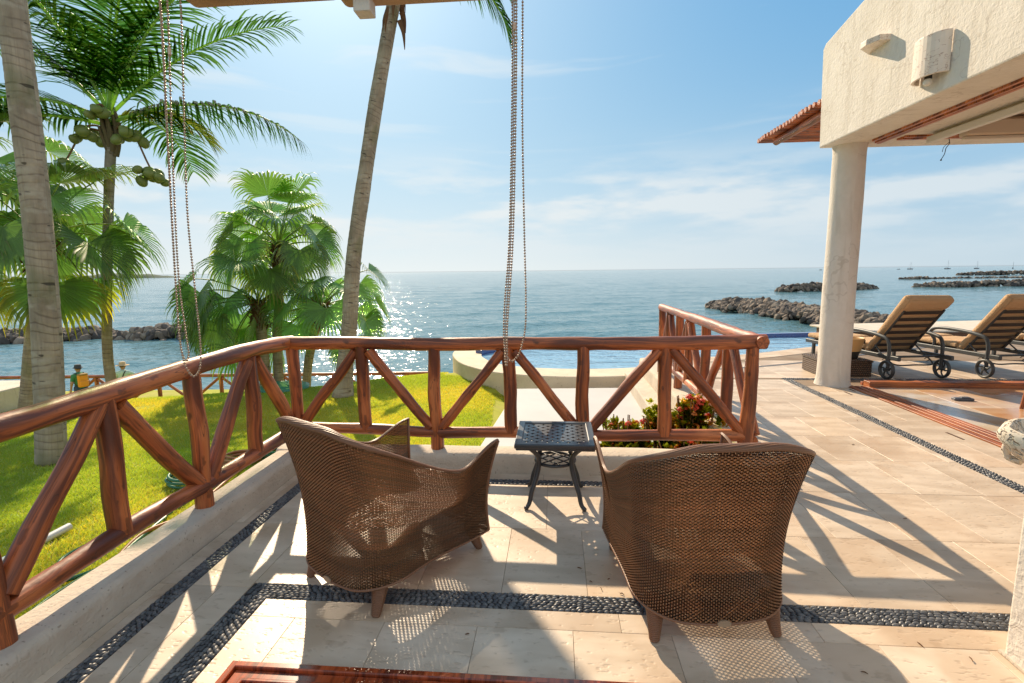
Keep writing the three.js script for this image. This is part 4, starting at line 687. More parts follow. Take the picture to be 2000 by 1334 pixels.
{ // wicker box with a two-tone pot on it
  const wk = greyTex(256, 256, (u, v) => { const i = Math.floor(v * 16), s = Math.sin((u * 16 + (i % 2) * 0.5) * 2 * Math.PI) * 0.5 + 0.5; return (0.25 + 0.75 * s) * Math.sin(mod(v * 16, 1) * Math.PI); });
  const wm = colourTex(256, 256, (u, v) => { const i = Math.floor(v * 16), s = Math.sin((u * 16 + (i % 2) * 0.5) * 2 * Math.PI) * 0.5 + 0.5, k = Math.sin(mod(v * 16, 1) * Math.PI); return mix3([0.035, 0.02, 0.012], [0.24, 0.15, 0.095], (0.25 + 0.75 * s) * k); });
  const w = mat({ map: rep(wm, 2.3, 2.3), bumpMap: rep(wk, 2.3, 2.3), bumpScale: 0.02, roughness: 0.6 });
  const b = thing('wicker_plinth', 'low brown wicker box table standing behind the round column', 'table', [4.635, 0, -7.22], -0.10);
  part('body', rbox(0.66, 0.20, 0.58, 0.012, 0, 0.105, 0), w, b); part('top', rbox(0.68, 0.03, 0.60, 0.012, 0, 0.218, 0), w, b);
  const pot = thing('wooden_pot', 'two coloured pot, tan above and black below, on the wicker box', 'pot', [4.755, 0.234, -7.16]);
  const lath = (l) => new THREE.LatheGeometry(l.map((q) => new THREE.Vector2(...q)), 32);
  part('base', lath([[0, 0], [0.115, 0], [0.125, 0.02], [0.150, 0.105], [0.147, 0.106]]), mat({ color: [0.03, 0.028, 0.025], roughness: 0.5 }), pot);
  part('bowl', lath([[0.147, 0.104], [0.153, 0.106], [0.188, 0.27], [0.192, 0.285], [0.184, 0.29], [0.172, 0.27], [0.135, 0.12], [0, 0.11]]), mat({ color: [0.58, 0.34, 0.13], roughness: 0.5 }), pot);
  part('handle', [bar([0.185, 0.25, 0.03], [0.21, 0.25, 0.03], 0.009), bar([0.21, 0.25, 0.03], [0.205, 0.2, 0.03], 0.009)], M.strap, pot);
}
single('floor_switch_box', [rbox(0.20, 0.03, 0.07, 0.01, 0, 0.015, 0), rbox(0.09, 0.012, 0.05, 0.005, 0.02, 0.034, 0)], mat({ color: [0.09, 0.10, 0.12], roughness: 0.4 }), 'small flat grey box lying on the sunlit marble floor', 'box', [5.08, 0, -5.63], -0.15);
{
  const s = thing('wooden_stool', 'dark wooden stool at the right edge on the marble floor', 'stool', [5.62, 0, -5.15], 0.3);
  const wm = M.plank; part('seat', rbox(0.42, 0.05, 0.40, 0.02, 0, 0.44, 0), wm, s);
  for (const [x, z] of [[-1, -1], [1, -1], [-1, 1], [1, 1]]) part('leg', tube([V(x * 0.15, 0.42, z * 0.14), V(x * 0.19, 0, z * 0.18)], (u) => 0.026 - 0.008 * u, 10), wm, s);
}

// ------------------------------------------------------------------ door frame at the viewer's feet, pillar with a stone urn
{
  const t = built('door_threshold', 'polished red brown wooden door track corner at the bottom edge', 'door track');
  const wood = mat({ color: [1.5, 0.75, 0.45], map: rep(woodMap, 2.5, 0.6), roughness: 0.22, clearcoat: 0.8, clearcoatRoughness: 0.12 });
  const Lr = (n, o, w, y0, y1) => { part(n, prism([[-1.24 + o, -1.70 + o], [2.2, -1.70 + o], [2.2, -1.70 + o + w], [-1.24 + o + w, -1.70 + o + w], [-1.24 + o + w, 0.4], [-1.24 + o, 0.4]], y0, y1, 0.004), wood, t); };
  Lr('outer_rim', 0, 0.028, -0.02, 0.020); Lr('groove', 0.0285, 0.05, -0.02, 0.006); Lr('rail', 0.079, 0.016, -0.02, 0.020); Lr('groove', 0.0955, 0.012, -0.02, 0.008); Lr('rail', 0.108, 0.016, -0.02, 0.020); Lr('groove', 0.1245, 0.10, -0.02, 0.006);
  const pl = built('stucco_pillar', 'short white stucco pillar at the right edge under the stone urn', 'pillar');
  part('shaft', rbox(0.62, 0.66, 0.9, 0.02, 2.052 + 0.0, 0.31, -1.515), M.stucco, pl);
  part('base_bead', rbox(0.64, 0.012, 0.92, 0.004, 2.052, 0.006, -1.515), M.curb, pl);
  const urnM = mat({ map: rep(colourTex(512, 512, (u, v) => { const a = fbm(u, v, 7, 7, 951, 5), p = fbm(u, v, 60, 60, 952, 3); let c = mix3([0.60, 0.49, 0.37], [0.74, 0.66, 0.54], a); return mix3(c, [0.22, 0.13, 0.07], step(0.60, 0.74, p * 0.7 + a * 0.3) * 0.6); }), 1, 1), bumpMap: rep(greyTex(256, 256, (u, v) => 1 - step(0.55, 0.68, fbm(u, v, 24, 24, 953, 3))), 1.5, 1.5), bumpScale: 0.02, roughness: 0.85 });
  const u = thing('stone_urn', 'weathered cream stone bowl urn on the pillar at the right edge', 'urn', [2.285, 0.63, -1.93]);
  const prof = [[0, 0], [0.13, 0], [0.135, 0.015], [0.16, 0.03], [0.225, 0.085], [0.272, 0.135], [0.284, 0.165], [0.276, 0.195], [0.255, 0.205], [0.24, 0.198], [0.2, 0.15], [0, 0.1]].map((q) => new THREE.Vector2(...q));
  const ug = new THREE.LatheGeometry(new THREE.SplineCurve(prof).getPoints(60), 48); { const uv = ug.attributes.uv; for (let i = 0; i < uv.count; i++) uv.setXY(i, uv.getX(i) * 1.7, uv.getY(i) * 0.6); const p = ug.attributes.position; for (let i = 0; i < p.count; i++) { const a = Math.atan2(p.getZ(i), p.getX(i)), f = 1 + 0.015 * Math.sin(a * 4 + 1) + 0.02 * n1(a * 3 + p.getY(i) * 15, 955); p.setX(i, p.getX(i) * f); p.setZ(i, p.getZ(i) * f); } ug.computeVertexNormals(); }
  part('bowl', ug, urnM, u);
  for (const a of [2.7, 0.2, 4.4]) { const c = Math.cos(a), s = Math.sin(a); part('lug', tube(curve([[c * 0.23, 0.10, s * 0.23], [c * 0.275, 0.085, s * 0.275], [c * 0.27, 0.03, s * 0.27], [c * 0.22, 0.02, s * 0.22]], 16), 0.016, 8), urnM, u); }
}

// ------------------------------------------------------------------ palms
function ringTrunk(path, r0, r1, seed, pitch = 0.075, swell = 0.5) {
  const c = new THREE.CatmullRomCurve3(path.map((p) => V(...p))), L = c.getLength(), n = Math.round(L / 0.022);
  return tube(c.getSpacedPoints(n), (t, a) => { const h = t * L, ring = mod((h + 0.012 * Math.sin(a * 2 + seed) + 0.01 * n1(h * 3 + a, 60)) / (pitch * (1 + 0.25 * n1(h * 1.1, seed))), 1); return lerp(r0, r1, t) * (1 + swell * Math.exp(-h / 0.22) + 0.035 * (ring < 0.15 ? ring / 0.15 : 1 - (ring - 0.15) * 0.9) + 0.03 * n1(h * 2.2 + seed, 61) + 0.02 * Math.sin(a * 3 + h * 2)); }, 22, { caps: true, seed });
}
// a feather leaf: midrib along +x, leaflets on both sides, hanging by their own weight
function frondGeo(R, { len = 3, pitch = 0.6, bend = 1.2, leaf = 0.75, gap = 0.10, tone = 1, yellow = 0, twist = 0, sag: sag0 = 1 }) {
  const N = 70, pts = [], ang = [], g = [];
  let x = 0, y = 0;
  for (let i = 0; i <= 24; i++) { const t = i / 24, a = pitch - bend * Math.pow(t, 1.35); pts.push(V(x, y, 0.10 * twist * len * t * t)); ang.push(a); x += Math.cos(a) * len / 24; y += Math.sin(a) * len / 24; }
  const c = new THREE.CatmullRomCurve3(pts), rib = tube(c.getPoints(30), (t) => 0.026 * (1 - t) ** 0.8 + 0.003, 6);
  const n = rib.attributes.position.count; rib.setAttribute('color', new THREE.Float32BufferAttribute(new Float32Array(n * 3).map((_, i) => [2.0, 1.45, 1.5][i % 3]), 3));
  const pos = [], nor = [], col = [], idx = [];
  for (let i = 0; i < N; i++) for (const s of [-1, 1]) {
    const t = gap + (1 - gap) * (i + R() * 0.6) / N, p = c.getPoint(t), tg = c.getTangent(t), up = V(-tg.y, tg.x, 0), l = leaf * (0.30 + 0.70 * Math.pow(Math.sin(Math.PI * Math.min(1, 0.20 + t * 0.72)), 0.6)) * (0.85 + R() * 0.3) * (t > 0.93 ? 0.75 : 1);
    const fw = 0.45 + 0.32 * t + (R() - 0.5) * 0.25, d = tg.clone().multiplyScalar(fw).add(V(0, 0, s * (1 - 0.2 * t))).addScaledVector(up, 0.34 - 0.2 * R()).normalize(), w = (0.0125 + R() * 0.005) * (l / leaf + 0.25), K = 4, sag = (0.75 + R() * 0.6) * sag0, tn = tone * (0.75 + R() * 0.5), yl = R() < yellow ? 1.9 : 1;
    const q = p.clone(), dir = d.clone(); let prev = -1;
    const side = tg.clone().addScaledVector(dir, -tg.dot(dir)).normalize();
    for (let k = 0; k <= K; k++) {
      const f = k / K, ww = w * (k === K ? 0.05 : k === 0 ? 0.55 : 1 - f * 0.45), st = pos.length / 3, nn = dir.clone().cross(side).normalize();
      for (const [e, lift] of [[-1, 0], [1, 0]]) { const v = q.clone().addScaledVector(side, e * ww); pos.push(v.x, v.y, v.z); nor.push(nn.x, nn.y, nn.z); col.push(tn * lerp(1, 1.25, f) * yl, tn * lerp(1, 1.05, f), tn * 0.9); }
      if (prev >= 0) idx.push(prev, prev + 1, st, prev + 1, st + 1, st);
      prev = st; dir.y -= sag / K * (0.35 + f); dir.normalize(); q.addScaledVector(dir, l / K); side.addScaledVector(dir, -side.dot(dir)).normalize();
    }
  }
  const m = new THREE.BufferGeometry(); m.setAttribute('position', new THREE.Float32BufferAttribute(pos, 3)); m.setAttribute('normal', new THREE.Float32BufferAttribute(nor, 3)); m.setAttribute('color', new THREE.Float32BufferAttribute(col, 3)); m.setIndex(idx);
  return unify([rib, m]);
}
// a fan leaf: stalk along +x, then a pleated half disc whose split tips hang
function fanGeo(R, { stalk = 0.7, blade = 0.75, pitch = 0.6, bend = 0.7, tone = 1, yellow = 0, droop = 1 }) {
  const pts = []; let x = 0, y = 0, a = pitch;
  for (let i = 0; i <= 10; i++) { a = pitch - bend * (i / 10) ** 1.4; pts.push(V(x, y, 0)); x += Math.cos(a) * stalk / 10; y += Math.sin(a) * stalk / 10; }
  const rib = tube(pts, (t) => 0.016 * (1 - 0.5 * t), 6), n = rib.attributes.position.count; rib.setAttribute('color', new THREE.Float32BufferAttribute(new Float32Array(n * 3).map((_, i) => [1.7, 1.15, 1.4][i % 3]), 3));
  a -= (pitch > 1.0 ? 0.25 : 0.55) + R() * 0.45;
  const H = pts[10], D = V(Math.cos(a), Math.sin(a), 0), U = V(-Math.sin(a), Math.cos(a), 0), S = V(0, 0, 1), pos = [], nor = [], col = [], idx = [], NS = 34, span = 2.1, dphi = 2 * span / NS, cup = 0.25 + R() * 0.25;
  for (let i = 0; i < NS; i++) {
    const phi = -span + (i + 0.5) * dphi, l = blade * (0.70 + 0.30 * Math.cos(phi * 0.62)) * (0.92 + R() * 0.16), K = 6, tn = tone * (0.8 + R() * 0.4), split = 0.58 + R() * 0.1, hang = droop * (0.9 + R() * 0.9), yl = yellow * (0.4 + R() * 1.2);
    const dir = D.clone().multiplyScalar(Math.cos(phi)).addScaledVector(S, Math.sin(phi)).addScaledVector(U, 0.10 + cup * Math.abs(Math.sin(phi)) * 0.6).normalize(), q = H.clone(); let prev = -1, r = 0;
    for (let k = 0; k <= K; k++) {
      const f = k / K, side = U.clone().cross(dir).normalize(), nn = dir.clone().cross(side).normalize().negate(), wv = f <= split ? Math.tan(dphi / 2) * r * 1.03 : Math.tan(dphi / 2) * blade * split * Math.max(0.05, 0.75 * (1 - (f - split) / (1 - split))), st = pos.length / 3, tip = step(0.45, 1, f) * yl;
      for (const [e, lift] of [[-1, 0], [0, 0.32], [1, 0]]) { const v = q.clone().addScaledVector(side, e * wv).addScaledVector(nn, lift * wv); pos.push(v.x, v.y, v.z); const m = nn.clone().addScaledVector(side, e * 0.5).normalize(); nor.push(m.x, m.y, m.z); col.push(tn * (1 + 2.6 * tip), tn * (1 + 0.75 * tip), tn * (1 - 0.3 * tip)); }
      if (prev >= 0) idx.push(prev, prev + 1, st, prev + 1, st + 1, st, prev + 1, prev + 2, st + 1, prev + 2, st + 2, st + 1);
      prev = st; const dl = l / K; if (f >= 0.45) { dir.y -= hang * (f > 0.6 ? 0.75 : 0.2) * f; dir.normalize(); } q.addScaledVector(dir, dl); r += dl;
    }
  }
  const m = new THREE.BufferGeometry(); m.setAttribute('position', new THREE.Float32BufferAttribute(pos, 3)); m.setAttribute('normal', new THREE.Float32BufferAttribute(nor, 3)); m.setAttribute('color', new THREE.Float32BufferAttribute(col, 3)); m.setIndex(idx);
  return unify([rib, m]);
}
const deg = Math.PI / 180;
function coconutPalm(label, path, r0, r1, seed, fronds, nuts = [], opts = {}) {
  const base = path[0], top = path[path.length - 1], t = thing('coconut_palm', label, 'palm tree', base), R = rng(seed);
  const rel = (p) => [p[0] - base[0], p[1] - base[1], p[2] - base[2]];
  nuts = nuts.map((q) => [...rel(q), q[3], q[4]]);
  part('trunk', ringTrunk(path.map(rel), r0, r1, seed, 0.075, opts.swell ?? 0.35), M.trunk, t);
  const c = rel(top);
  // crown shaft with leaf bases
  const cs = []; for (let k = 0; k < 16; k++) { const a = k * 2.4, h = 0.04 * k; cs.push(tube(curve([[c[0] + Math.cos(a) * 0.03, c[1] - 0.25 + h * 0.5, c[2] + Math.sin(a) * 0.03], [c[0] + Math.cos(a) * (r1 + 0.03), c[1] - 0.1 + h * 0.6, c[2] + Math.sin(a) * (r1 + 0.012)], [c[0] + Math.cos(a) * (r1 + 0.06 - k * 0.004), c[1] + 0.12 + h * 0.6, c[2] + Math.sin(a) * (r1 + 0.10 - k * 0.004)]], 8), (u) => 0.045 - 0.03 * u, 7)); }
  part('crown_base', cs, M.crownBase ??= mat({ color: [0.16, 0.12, 0.055], roughness: 0.9 }), t);
  for (const [az, pitch, bend, len, o = {}] of fronds) { const f = part('frond', frondGeo(R, { len, pitch: pitch * deg, bend: bend * deg, ...o }), M.frond, t); f.position.set(c[0], c[1] + 0.12 + 0.25 * Math.max(0, Math.sin(pitch * deg)), c[2]); f.rotation.y = az * deg; }
  const ng = new THREE.SphereGeometry(0.075, 12, 9).scale(0.88, 1.12, 0.88);
  for (const [x, y, z, n, sp] of nuts) {
    part('stalk', tube(curve([[c[0], c[1] + 0.05, c[2]], [lerp(c[0], x, 0.5), Math.max(c[1], y) + 0.12, lerp(c[2], z, 0.5)], [x, y + 0.1, z]], 10), 0.014, 6), M.coir, t);
    for (let k = 0; k < n; k++) { const a = k * 2.4 + seed, q = part('coconut', ng, M.coconut, t); q.position.set(x + Math.cos(a) * sp * Math.sqrt((k + 0.5) / n) * 1.3, y - sp * 0.9 * (k % 4) / 3 + 0.04, z + Math.sin(a) * sp * Math.sqrt((k + 0.5) / n) * 1.3); q.rotation.set(R(), R(), R() * 2); q.scale.setScalar(0.8 + R() * 0.35); }
  }
  return t;
}
coconutPalm('thick grey ringed palm trunk close behind the left railing, nearest of the palms', [[-4.20, ground(-4.2, -4.45) - 0.15, -4.45], [-4.17, 0.10, -4.47], [-4.11, 1.0, -4.5], [-4.06, 2.0, -4.5], [-4.042, 3.0, -4.5], [-4.03, 4.4, -4.5], [-3.98, 6.0, -4.45], [-3.9, 7.6, -4.4]], 0.106, 0.088, 21,
  Array.from({ length: 14 }, (_, k) => [k * 137.5, 70 - k * 5, 70, 2.8 + (k % 3) * 0.2]), [], { swell: 0.12 });
coconutPalm('coconut palm hung with green nuts, its long feather leaves filling the upper left', [[-6.20, ground(-6.2, -7.8) - 0.1, -7.8], [-6.235, 0.2, -7.8], [-6.16, 1.0, -7.8], [-6.02, 2.1, -7.8], [-5.90, 2.9, -7.8], [-5.80, 3.48, -7.8]], 0.066, 0.064, 33, [
  [2, 20, 62, 2.85, { leaf: 0.78, gap: 0.14, tone: 0.95, sag: 2.6 }], [-12, 58, 52, 3.1, { tone: 1.1 }], [16, 47, 40, 3.0, {}], [-35, 66, 50, 3.2, {}], [60, 74, 50, 3.2, { tone: 1.1 }], [105, 80, 40, 3.3, { tone: 1.2 }], [140, 66, 55, 3.1, {}], [172, 48, 60, 3.0, { tone: 0.9 }], [-160, 52, 60, 3.0, {}], [186, 26, 78, 2.6, { tone: 0.8 }], [200, 12, 70, 2.3, { tone: 0.8 }], [160, 62, 42, 3.3, {}], [40, 30, 95, 1.5, { yellow: 0.8, tone: 1.25, leaf: 0.5 }], [-130, 70, 50, 3.0, {}], [95, 25, 80, 2.5, {}]],
  [[-6.10, 3.52, -7.7, 8, 0.15], [-5.48, 3.5, -7.68, 8, 0.15], [-5.25, 2.95, -7.75, 11, 0.16], [-6.45, 3.08, -7.75, 4, 0.15], [-5.80, 3.78, -7.6, 6, 0.10]], { swell: 0.5 });
coconutPalm('tall leaning palm whose trunk slants up past the top edge', [[-2.66, ground(-2.66, -7.8) - 0.12, -7.8], [-2.60, 0.0, -7.8], [-2.495, 0.62, -7.8], [-2.36, 1.75, -7.8], [-2.15, 2.86, -7.8], [-1.925, 3.93, -7.8], [-1.70, 4.9, -7.8], [-1.50, 5.75, -7.8]], 0.120, 0.090, 45, [
  [4, -2, 84, 2.05, { leaf: 0.62, tone: 0.9, sag: 1.8 }], [-30, 4, 78, 2.0, { leaf: 0.6, tone: 0.9, yellow: 0.25, sag: 1.8 }], [-14, 14, 84, 1.9, { leaf: 0.55, sag: 1.8 }], [8, 30, 52, 3.45, {}], [55, 40, 60, 3.0, {}], [100, 50, 60, 3, {}], [140, 40, 60, 2.9, {}], [175, 45, 50, 2.7, {}], [60, 70, 50, 3, {}], [120, 75, 50, 3, {}], [200, 68, 50, 2.8, {}], [-20, 66, 50, 3, {}], [-60, 60, 60, 2.6, {}]], [], { swell: 0.75 });
{ // dry sheaths hanging under that crown
  const t = scene.getObjectByName('coconut_palm_002'), R = rng(47), gs = [];
  for (let k = 0; k < 12; k++) { const a = k * 2.4, h = 5.05 + (k % 4) * 0.14, x = 0.98 + 0.20 * (h - 4.75) + Math.cos(a) * 0.09, z = Math.sin(a) * 0.09, l = 0.14 + R() * 0.2, o = 0.03 + R() * 0.07; gs.push(tube(curve([[x, h + 0.5, z], [x + Math.cos(a) * o, h + 0.45 - l * 0.4, z + Math.sin(a) * o], [x + Math.cos(a) * o * 1.3, h + 0.4 - l, z + Math.sin(a) * o * 1.3]], 6), (u) => 0.045 * (1 - u) + 0.004, 5, { squash: 0.35 })); }
  part('dry_sheath', gs, M.fibre, t);
}
function fanPalm(label, path, r0, r1, seed, n, o = {}) {
  const base = path[0], top = path[path.length - 1], rel = (p) => [p[0] - base[0], p[1] - base[1], p[2] - base[2]], t = thing('fan_palm', label, 'palm tree', base), R = rng(seed), c = rel(top);
  part('trunk', ringTrunk(path.map(rel), r0, r1, seed, 0.05, 0.25), M.trunk2, t);
  const bs = [], prev = rel(path[path.length - 2]), ax = V(c[0] - prev[0], c[1] - prev[1], c[2] - prev[2]).normalize();
  for (let k = 0; k < 70; k++) { const a = k * 2.4, h = -0.48 + 0.5 * k / 70, b = V(...c).addScaledVector(ax, h), d = V(Math.cos(a), 0, Math.sin(a)); bs.push(tube(curve([b.clone().addScaledVector(d, r1 * 0.6), b.clone().addScaledVector(d, r1 + 0.035).add(V(0, 0.05, 0)), b.clone().addScaledVector(d, r1 + 0.06 + R() * 0.09).add(V(0, 0.10 + R() * 0.12 - (R() < 0.3 ? 0.2 : 0), 0))], 5), (u) => 0.028 * (1 - u) + 0.006, 5, { squash: 0.5 })); }
  part('fibrous_crown_base', bs, M.fibre, t);
  for (let k = 0; k < n; k++) {
    const f = (k + 0.5) / n, az = (o.az0 ?? 0) + (o.azSpan ? (R() - 0.5) * o.azSpan : k * 137.5) , pitch = lerp(o.p1 ?? 82, o.p0 ?? -30, Math.pow(f, 0.9)) + (R() - 0.5) * 14, old = f > 0.8;
    const l = part('fan_leaf', fanGeo(R, { stalk: (o.stalk ?? 0.7) * (0.8 + R() * 0.35), blade: (o.blade ?? 0.72) * (0.85 + R() * 0.25), pitch: pitch * deg, bend: (0.45 + R() * 0.45) * (pitch > 60 ? 0.6 : 1), tone: (o.tone ?? 1) * (0.6 + R() * 0.8), yellow: (o.yellow ?? 0.15) * (old ? 2.2 : R() * 1.2), droop: o.droop ?? 1 }), o.m ?? M.fan, t);
    l.position.set(c[0], c[1] + 0.02, c[2]); l.rotation.y = az * deg;
  }
  return t;
}
fanPalm('fan palm with the highest rounded crown, middle of the three behind the railing corner', [[-4.33, ground(-4.33, -9.3) - 0.1, -9.3], [-4.30, 0.3, -9.3], [-4.22, 0.95, -9.3], [-4.15, 1.95, -9.3]], 0.085, 0.07, 61, 24, { stalk: 0.82, blade: 0.70, p0: -8, yellow: 0.4 });
fanPalm('fan palm with a low crown spreading to the left of the middle one', [[-4.50, ground(-4.5, -9.15) - 0.1, -9.15], [-4.50, 0.3, -9.15], [-4.51, 0.98, -9.15]], 0.095, 0.085, 67, 19, { stalk: 1.05, blade: 0.68, az0: 185, azSpan: 240, p1: 58, p0: -30, m: M.fan2 });
fanPalm('fan palm with a bent trunk behind the slanting coconut palm', [[-3.98, ground(-3.98, -9.6) - 0.1, -9.6], [-3.86, -0.1, -9.6], [-3.72, 0.4, -9.6], [-3.56, 0.86, -9.6]], 0.075, 0.08, 71, 19, { stalk: 1.02, blade: 0.66, p1: 60, p0: -22, m: M.fan2 });
fanPalm('large fan palm with yellowing leaf tips, half hidden by the nearest trunk', [[-6.80, ground(-6.8, -7.0) - 0.1, -7.0], [-6.62, 0.4, -7.0], [-6.45, 1.2, -7.0], [-6.30, 2.0, -7.0]], 0.12, 0.09, 73, 21, { stalk: 0.95, blade: 0.80, p1: 78, p0: -32, yellow: 0.7, tone: 0.95 });
fanPalm('dark fan palm at the left edge behind the nearest trunk', [[-7.9, ground(-7.9, -7.4) - 0.1, -7.4], [-7.7, 1.2, -7.4], [-7.5, 2.75, -7.4]], 0.11, 0.09, 79, 15, { stalk: 0.95, blade: 0.82, p1: 78, p0: -30, yellow: 0.35, tone: 0.85, m: M.fan2 });

// ------------------------------------------------------------------ flowering shrubs by the railing corner
function shrub(label, u, v, w, h, d, seed, nf) {
  const [x0, , z0] = toWorld(u, 0, v), y0 = ground(x0, z0), t = thing('flowering_shrub', label, 'shrub', [x0, y0, z0], BR, 'flowering shrubs behind the railing'), R = rng(seed), pos = [], nor = [], col = [], idx = [], fl = [];
  const stems = []; for (let k = 0; k < 14; k++) { const a = R() * 6.28, x = Math.cos(a) * w * 0.42 * R(), z = Math.sin(a) * d * 0.42 * R(); stems.push(tube([V(x * 0.5, 0, z * 0.5), V(x, h * 0.8, z)], 0.005, 5)); }
  part('stems', stems, M.coir, t);
  const twigs = Math.round(330 * w * d / 0.25);
  for (let k = 0; k < twigs; k++) {
    let x, y, z; do { x = R() * 2 - 1; z = R() * 2 - 1; y = R(); } while (x * x + z * z + (y * 0.9) ** 2 > 1 || x * x + z * z + y * y < 0.42);
    const lump = 0.86 + 0.2 * n1(x * 3 + seed, 81) + 0.15 * n1(z * 3 + seed, 82), px = x * w / 2 * lump, py = 0.08 + y * (h - 0.1) * lump, pz = z * d / 2 * lump, tn = 0.6 + R() * 0.8, yl = R() < 0.25 ? 1.7 : 1;
    for (let q = 0; q < 7; q++) {
      const a = R() * 6.28, e = 0.1 + R() * 1.0, l = 0.042 + R() * 0.032, ww = l * 0.26, dir = V(Math.cos(a) * Math.cos(e), Math.sin(e), Math.sin(a) * Math.cos(e)), side = V(-Math.sin(a), 0, Math.cos(a)), n = side.clone().cross(dir), s = pos.length / 3;
      const b = V(px + (R() - 0.5) * 0.03, py + (R() - 0.5) * 0.03, pz + (R() - 0.5) * 0.03);
      for (const [f, e2] of [[0, 0], [0.5, -1], [0.5, 1], [1, 0]]) { const p = b.clone().addScaledVector(dir, l * f).addScaledVector(side, ww * e2); pos.push(p.x, p.y, p.z); nor.push(n.x, n.y, n.z); col.push(tn * yl, tn, tn); }
      idx.push(s, s + 1, s + 2, s + 1, s + 3, s + 2);
    }
    if (y > 0.45 && fl.length < nf && R() < 0.22) fl.push([px, py + 0.035, pz]);
  }
  const g = new THREE.BufferGeometry(); g.setAttribute('position', new THREE.Float32BufferAttribute(pos, 3)); g.setAttribute('normal', new THREE.Float32BufferAttribute(nor, 3)); g.setAttribute('color', new THREE.Float32BufferAttribute(col, 3)); g.setIndex(idx);
  part('foliage', g, M.shrubLeaf ??= leafM([0.60, 0.66, 0.07], 0.74, 0.5), t);
  const reds = M.reds ??= [[0.90, 0.12, 0.04], [0.92, 0.34, 0.06], [0.90, 0.10, 0.06]].map((c) => mat({ color: c, roughness: 0.6, transmission: 0.45, thickness: 0, side: THREE.DoubleSide }));
  for (const [x, y, z] of fl) {
    const p2 = [], i2 = []; for (let k = 0; k < 46; k++) { const a = R() * 6.28, e = R() * 1.57, r = 0.026 + R() * 0.008, dir = V(Math.cos(a) * Math.cos(e), Math.sin(e), Math.sin(a) * Math.cos(e)), sd = V(-Math.sin(a), 0, Math.cos(a)), up = dir.clone().cross(sd), s = p2.length / 3, c = dir.clone().multiplyScalar(r), b = R() * 6; for (let q = 0; q < 4; q++) { const an = b + q * Math.PI / 2, v = c.clone().addScaledVector(sd, Math.cos(an) * 0.011).addScaledVector(up, Math.sin(an) * 0.011); p2.push(v.x, v.y, v.z); } i2.push(s, s + 1, s + 2, s, s + 2, s + 3); }
    const fg = new THREE.BufferGeometry(); fg.setAttribute('position', new THREE.Float32BufferAttribute(p2, 3)); fg.setIndex(i2); fg.computeVertexNormals();
    const f = part('flower_head', fg, reds[Math.floor(R() * 3)], t); f.position.set(x, y, z); f.scale.setScalar(0.8 + R() * 0.5);
  }
}
shrub('low shrub with orange buds behind the railing, just right of the table', 0.62, 4.42, 0.62, 0.70, 0.5, 1001, 9);
shrub('rounded shrub covered in red flowers inside the right railing corner', 1.26, 4.72, 0.66, 0.86, 0.6, 1002, 30);
shrub('leafy shrub with few red flowers right at the corner post', 1.12, 4.20, 0.72, 0.52, 0.36, 1003, 8);
shrub('yellow green shrub with orange flowers between the two taller shrubs', 0.93, 4.62, 0.44, 0.66, 0.4, 1005, 10);
shrub('low green shrub peeping out under the bottom rail beside the table', 0.52, 4.08, 0.66, 0.42, 0.26, 1004, 2);

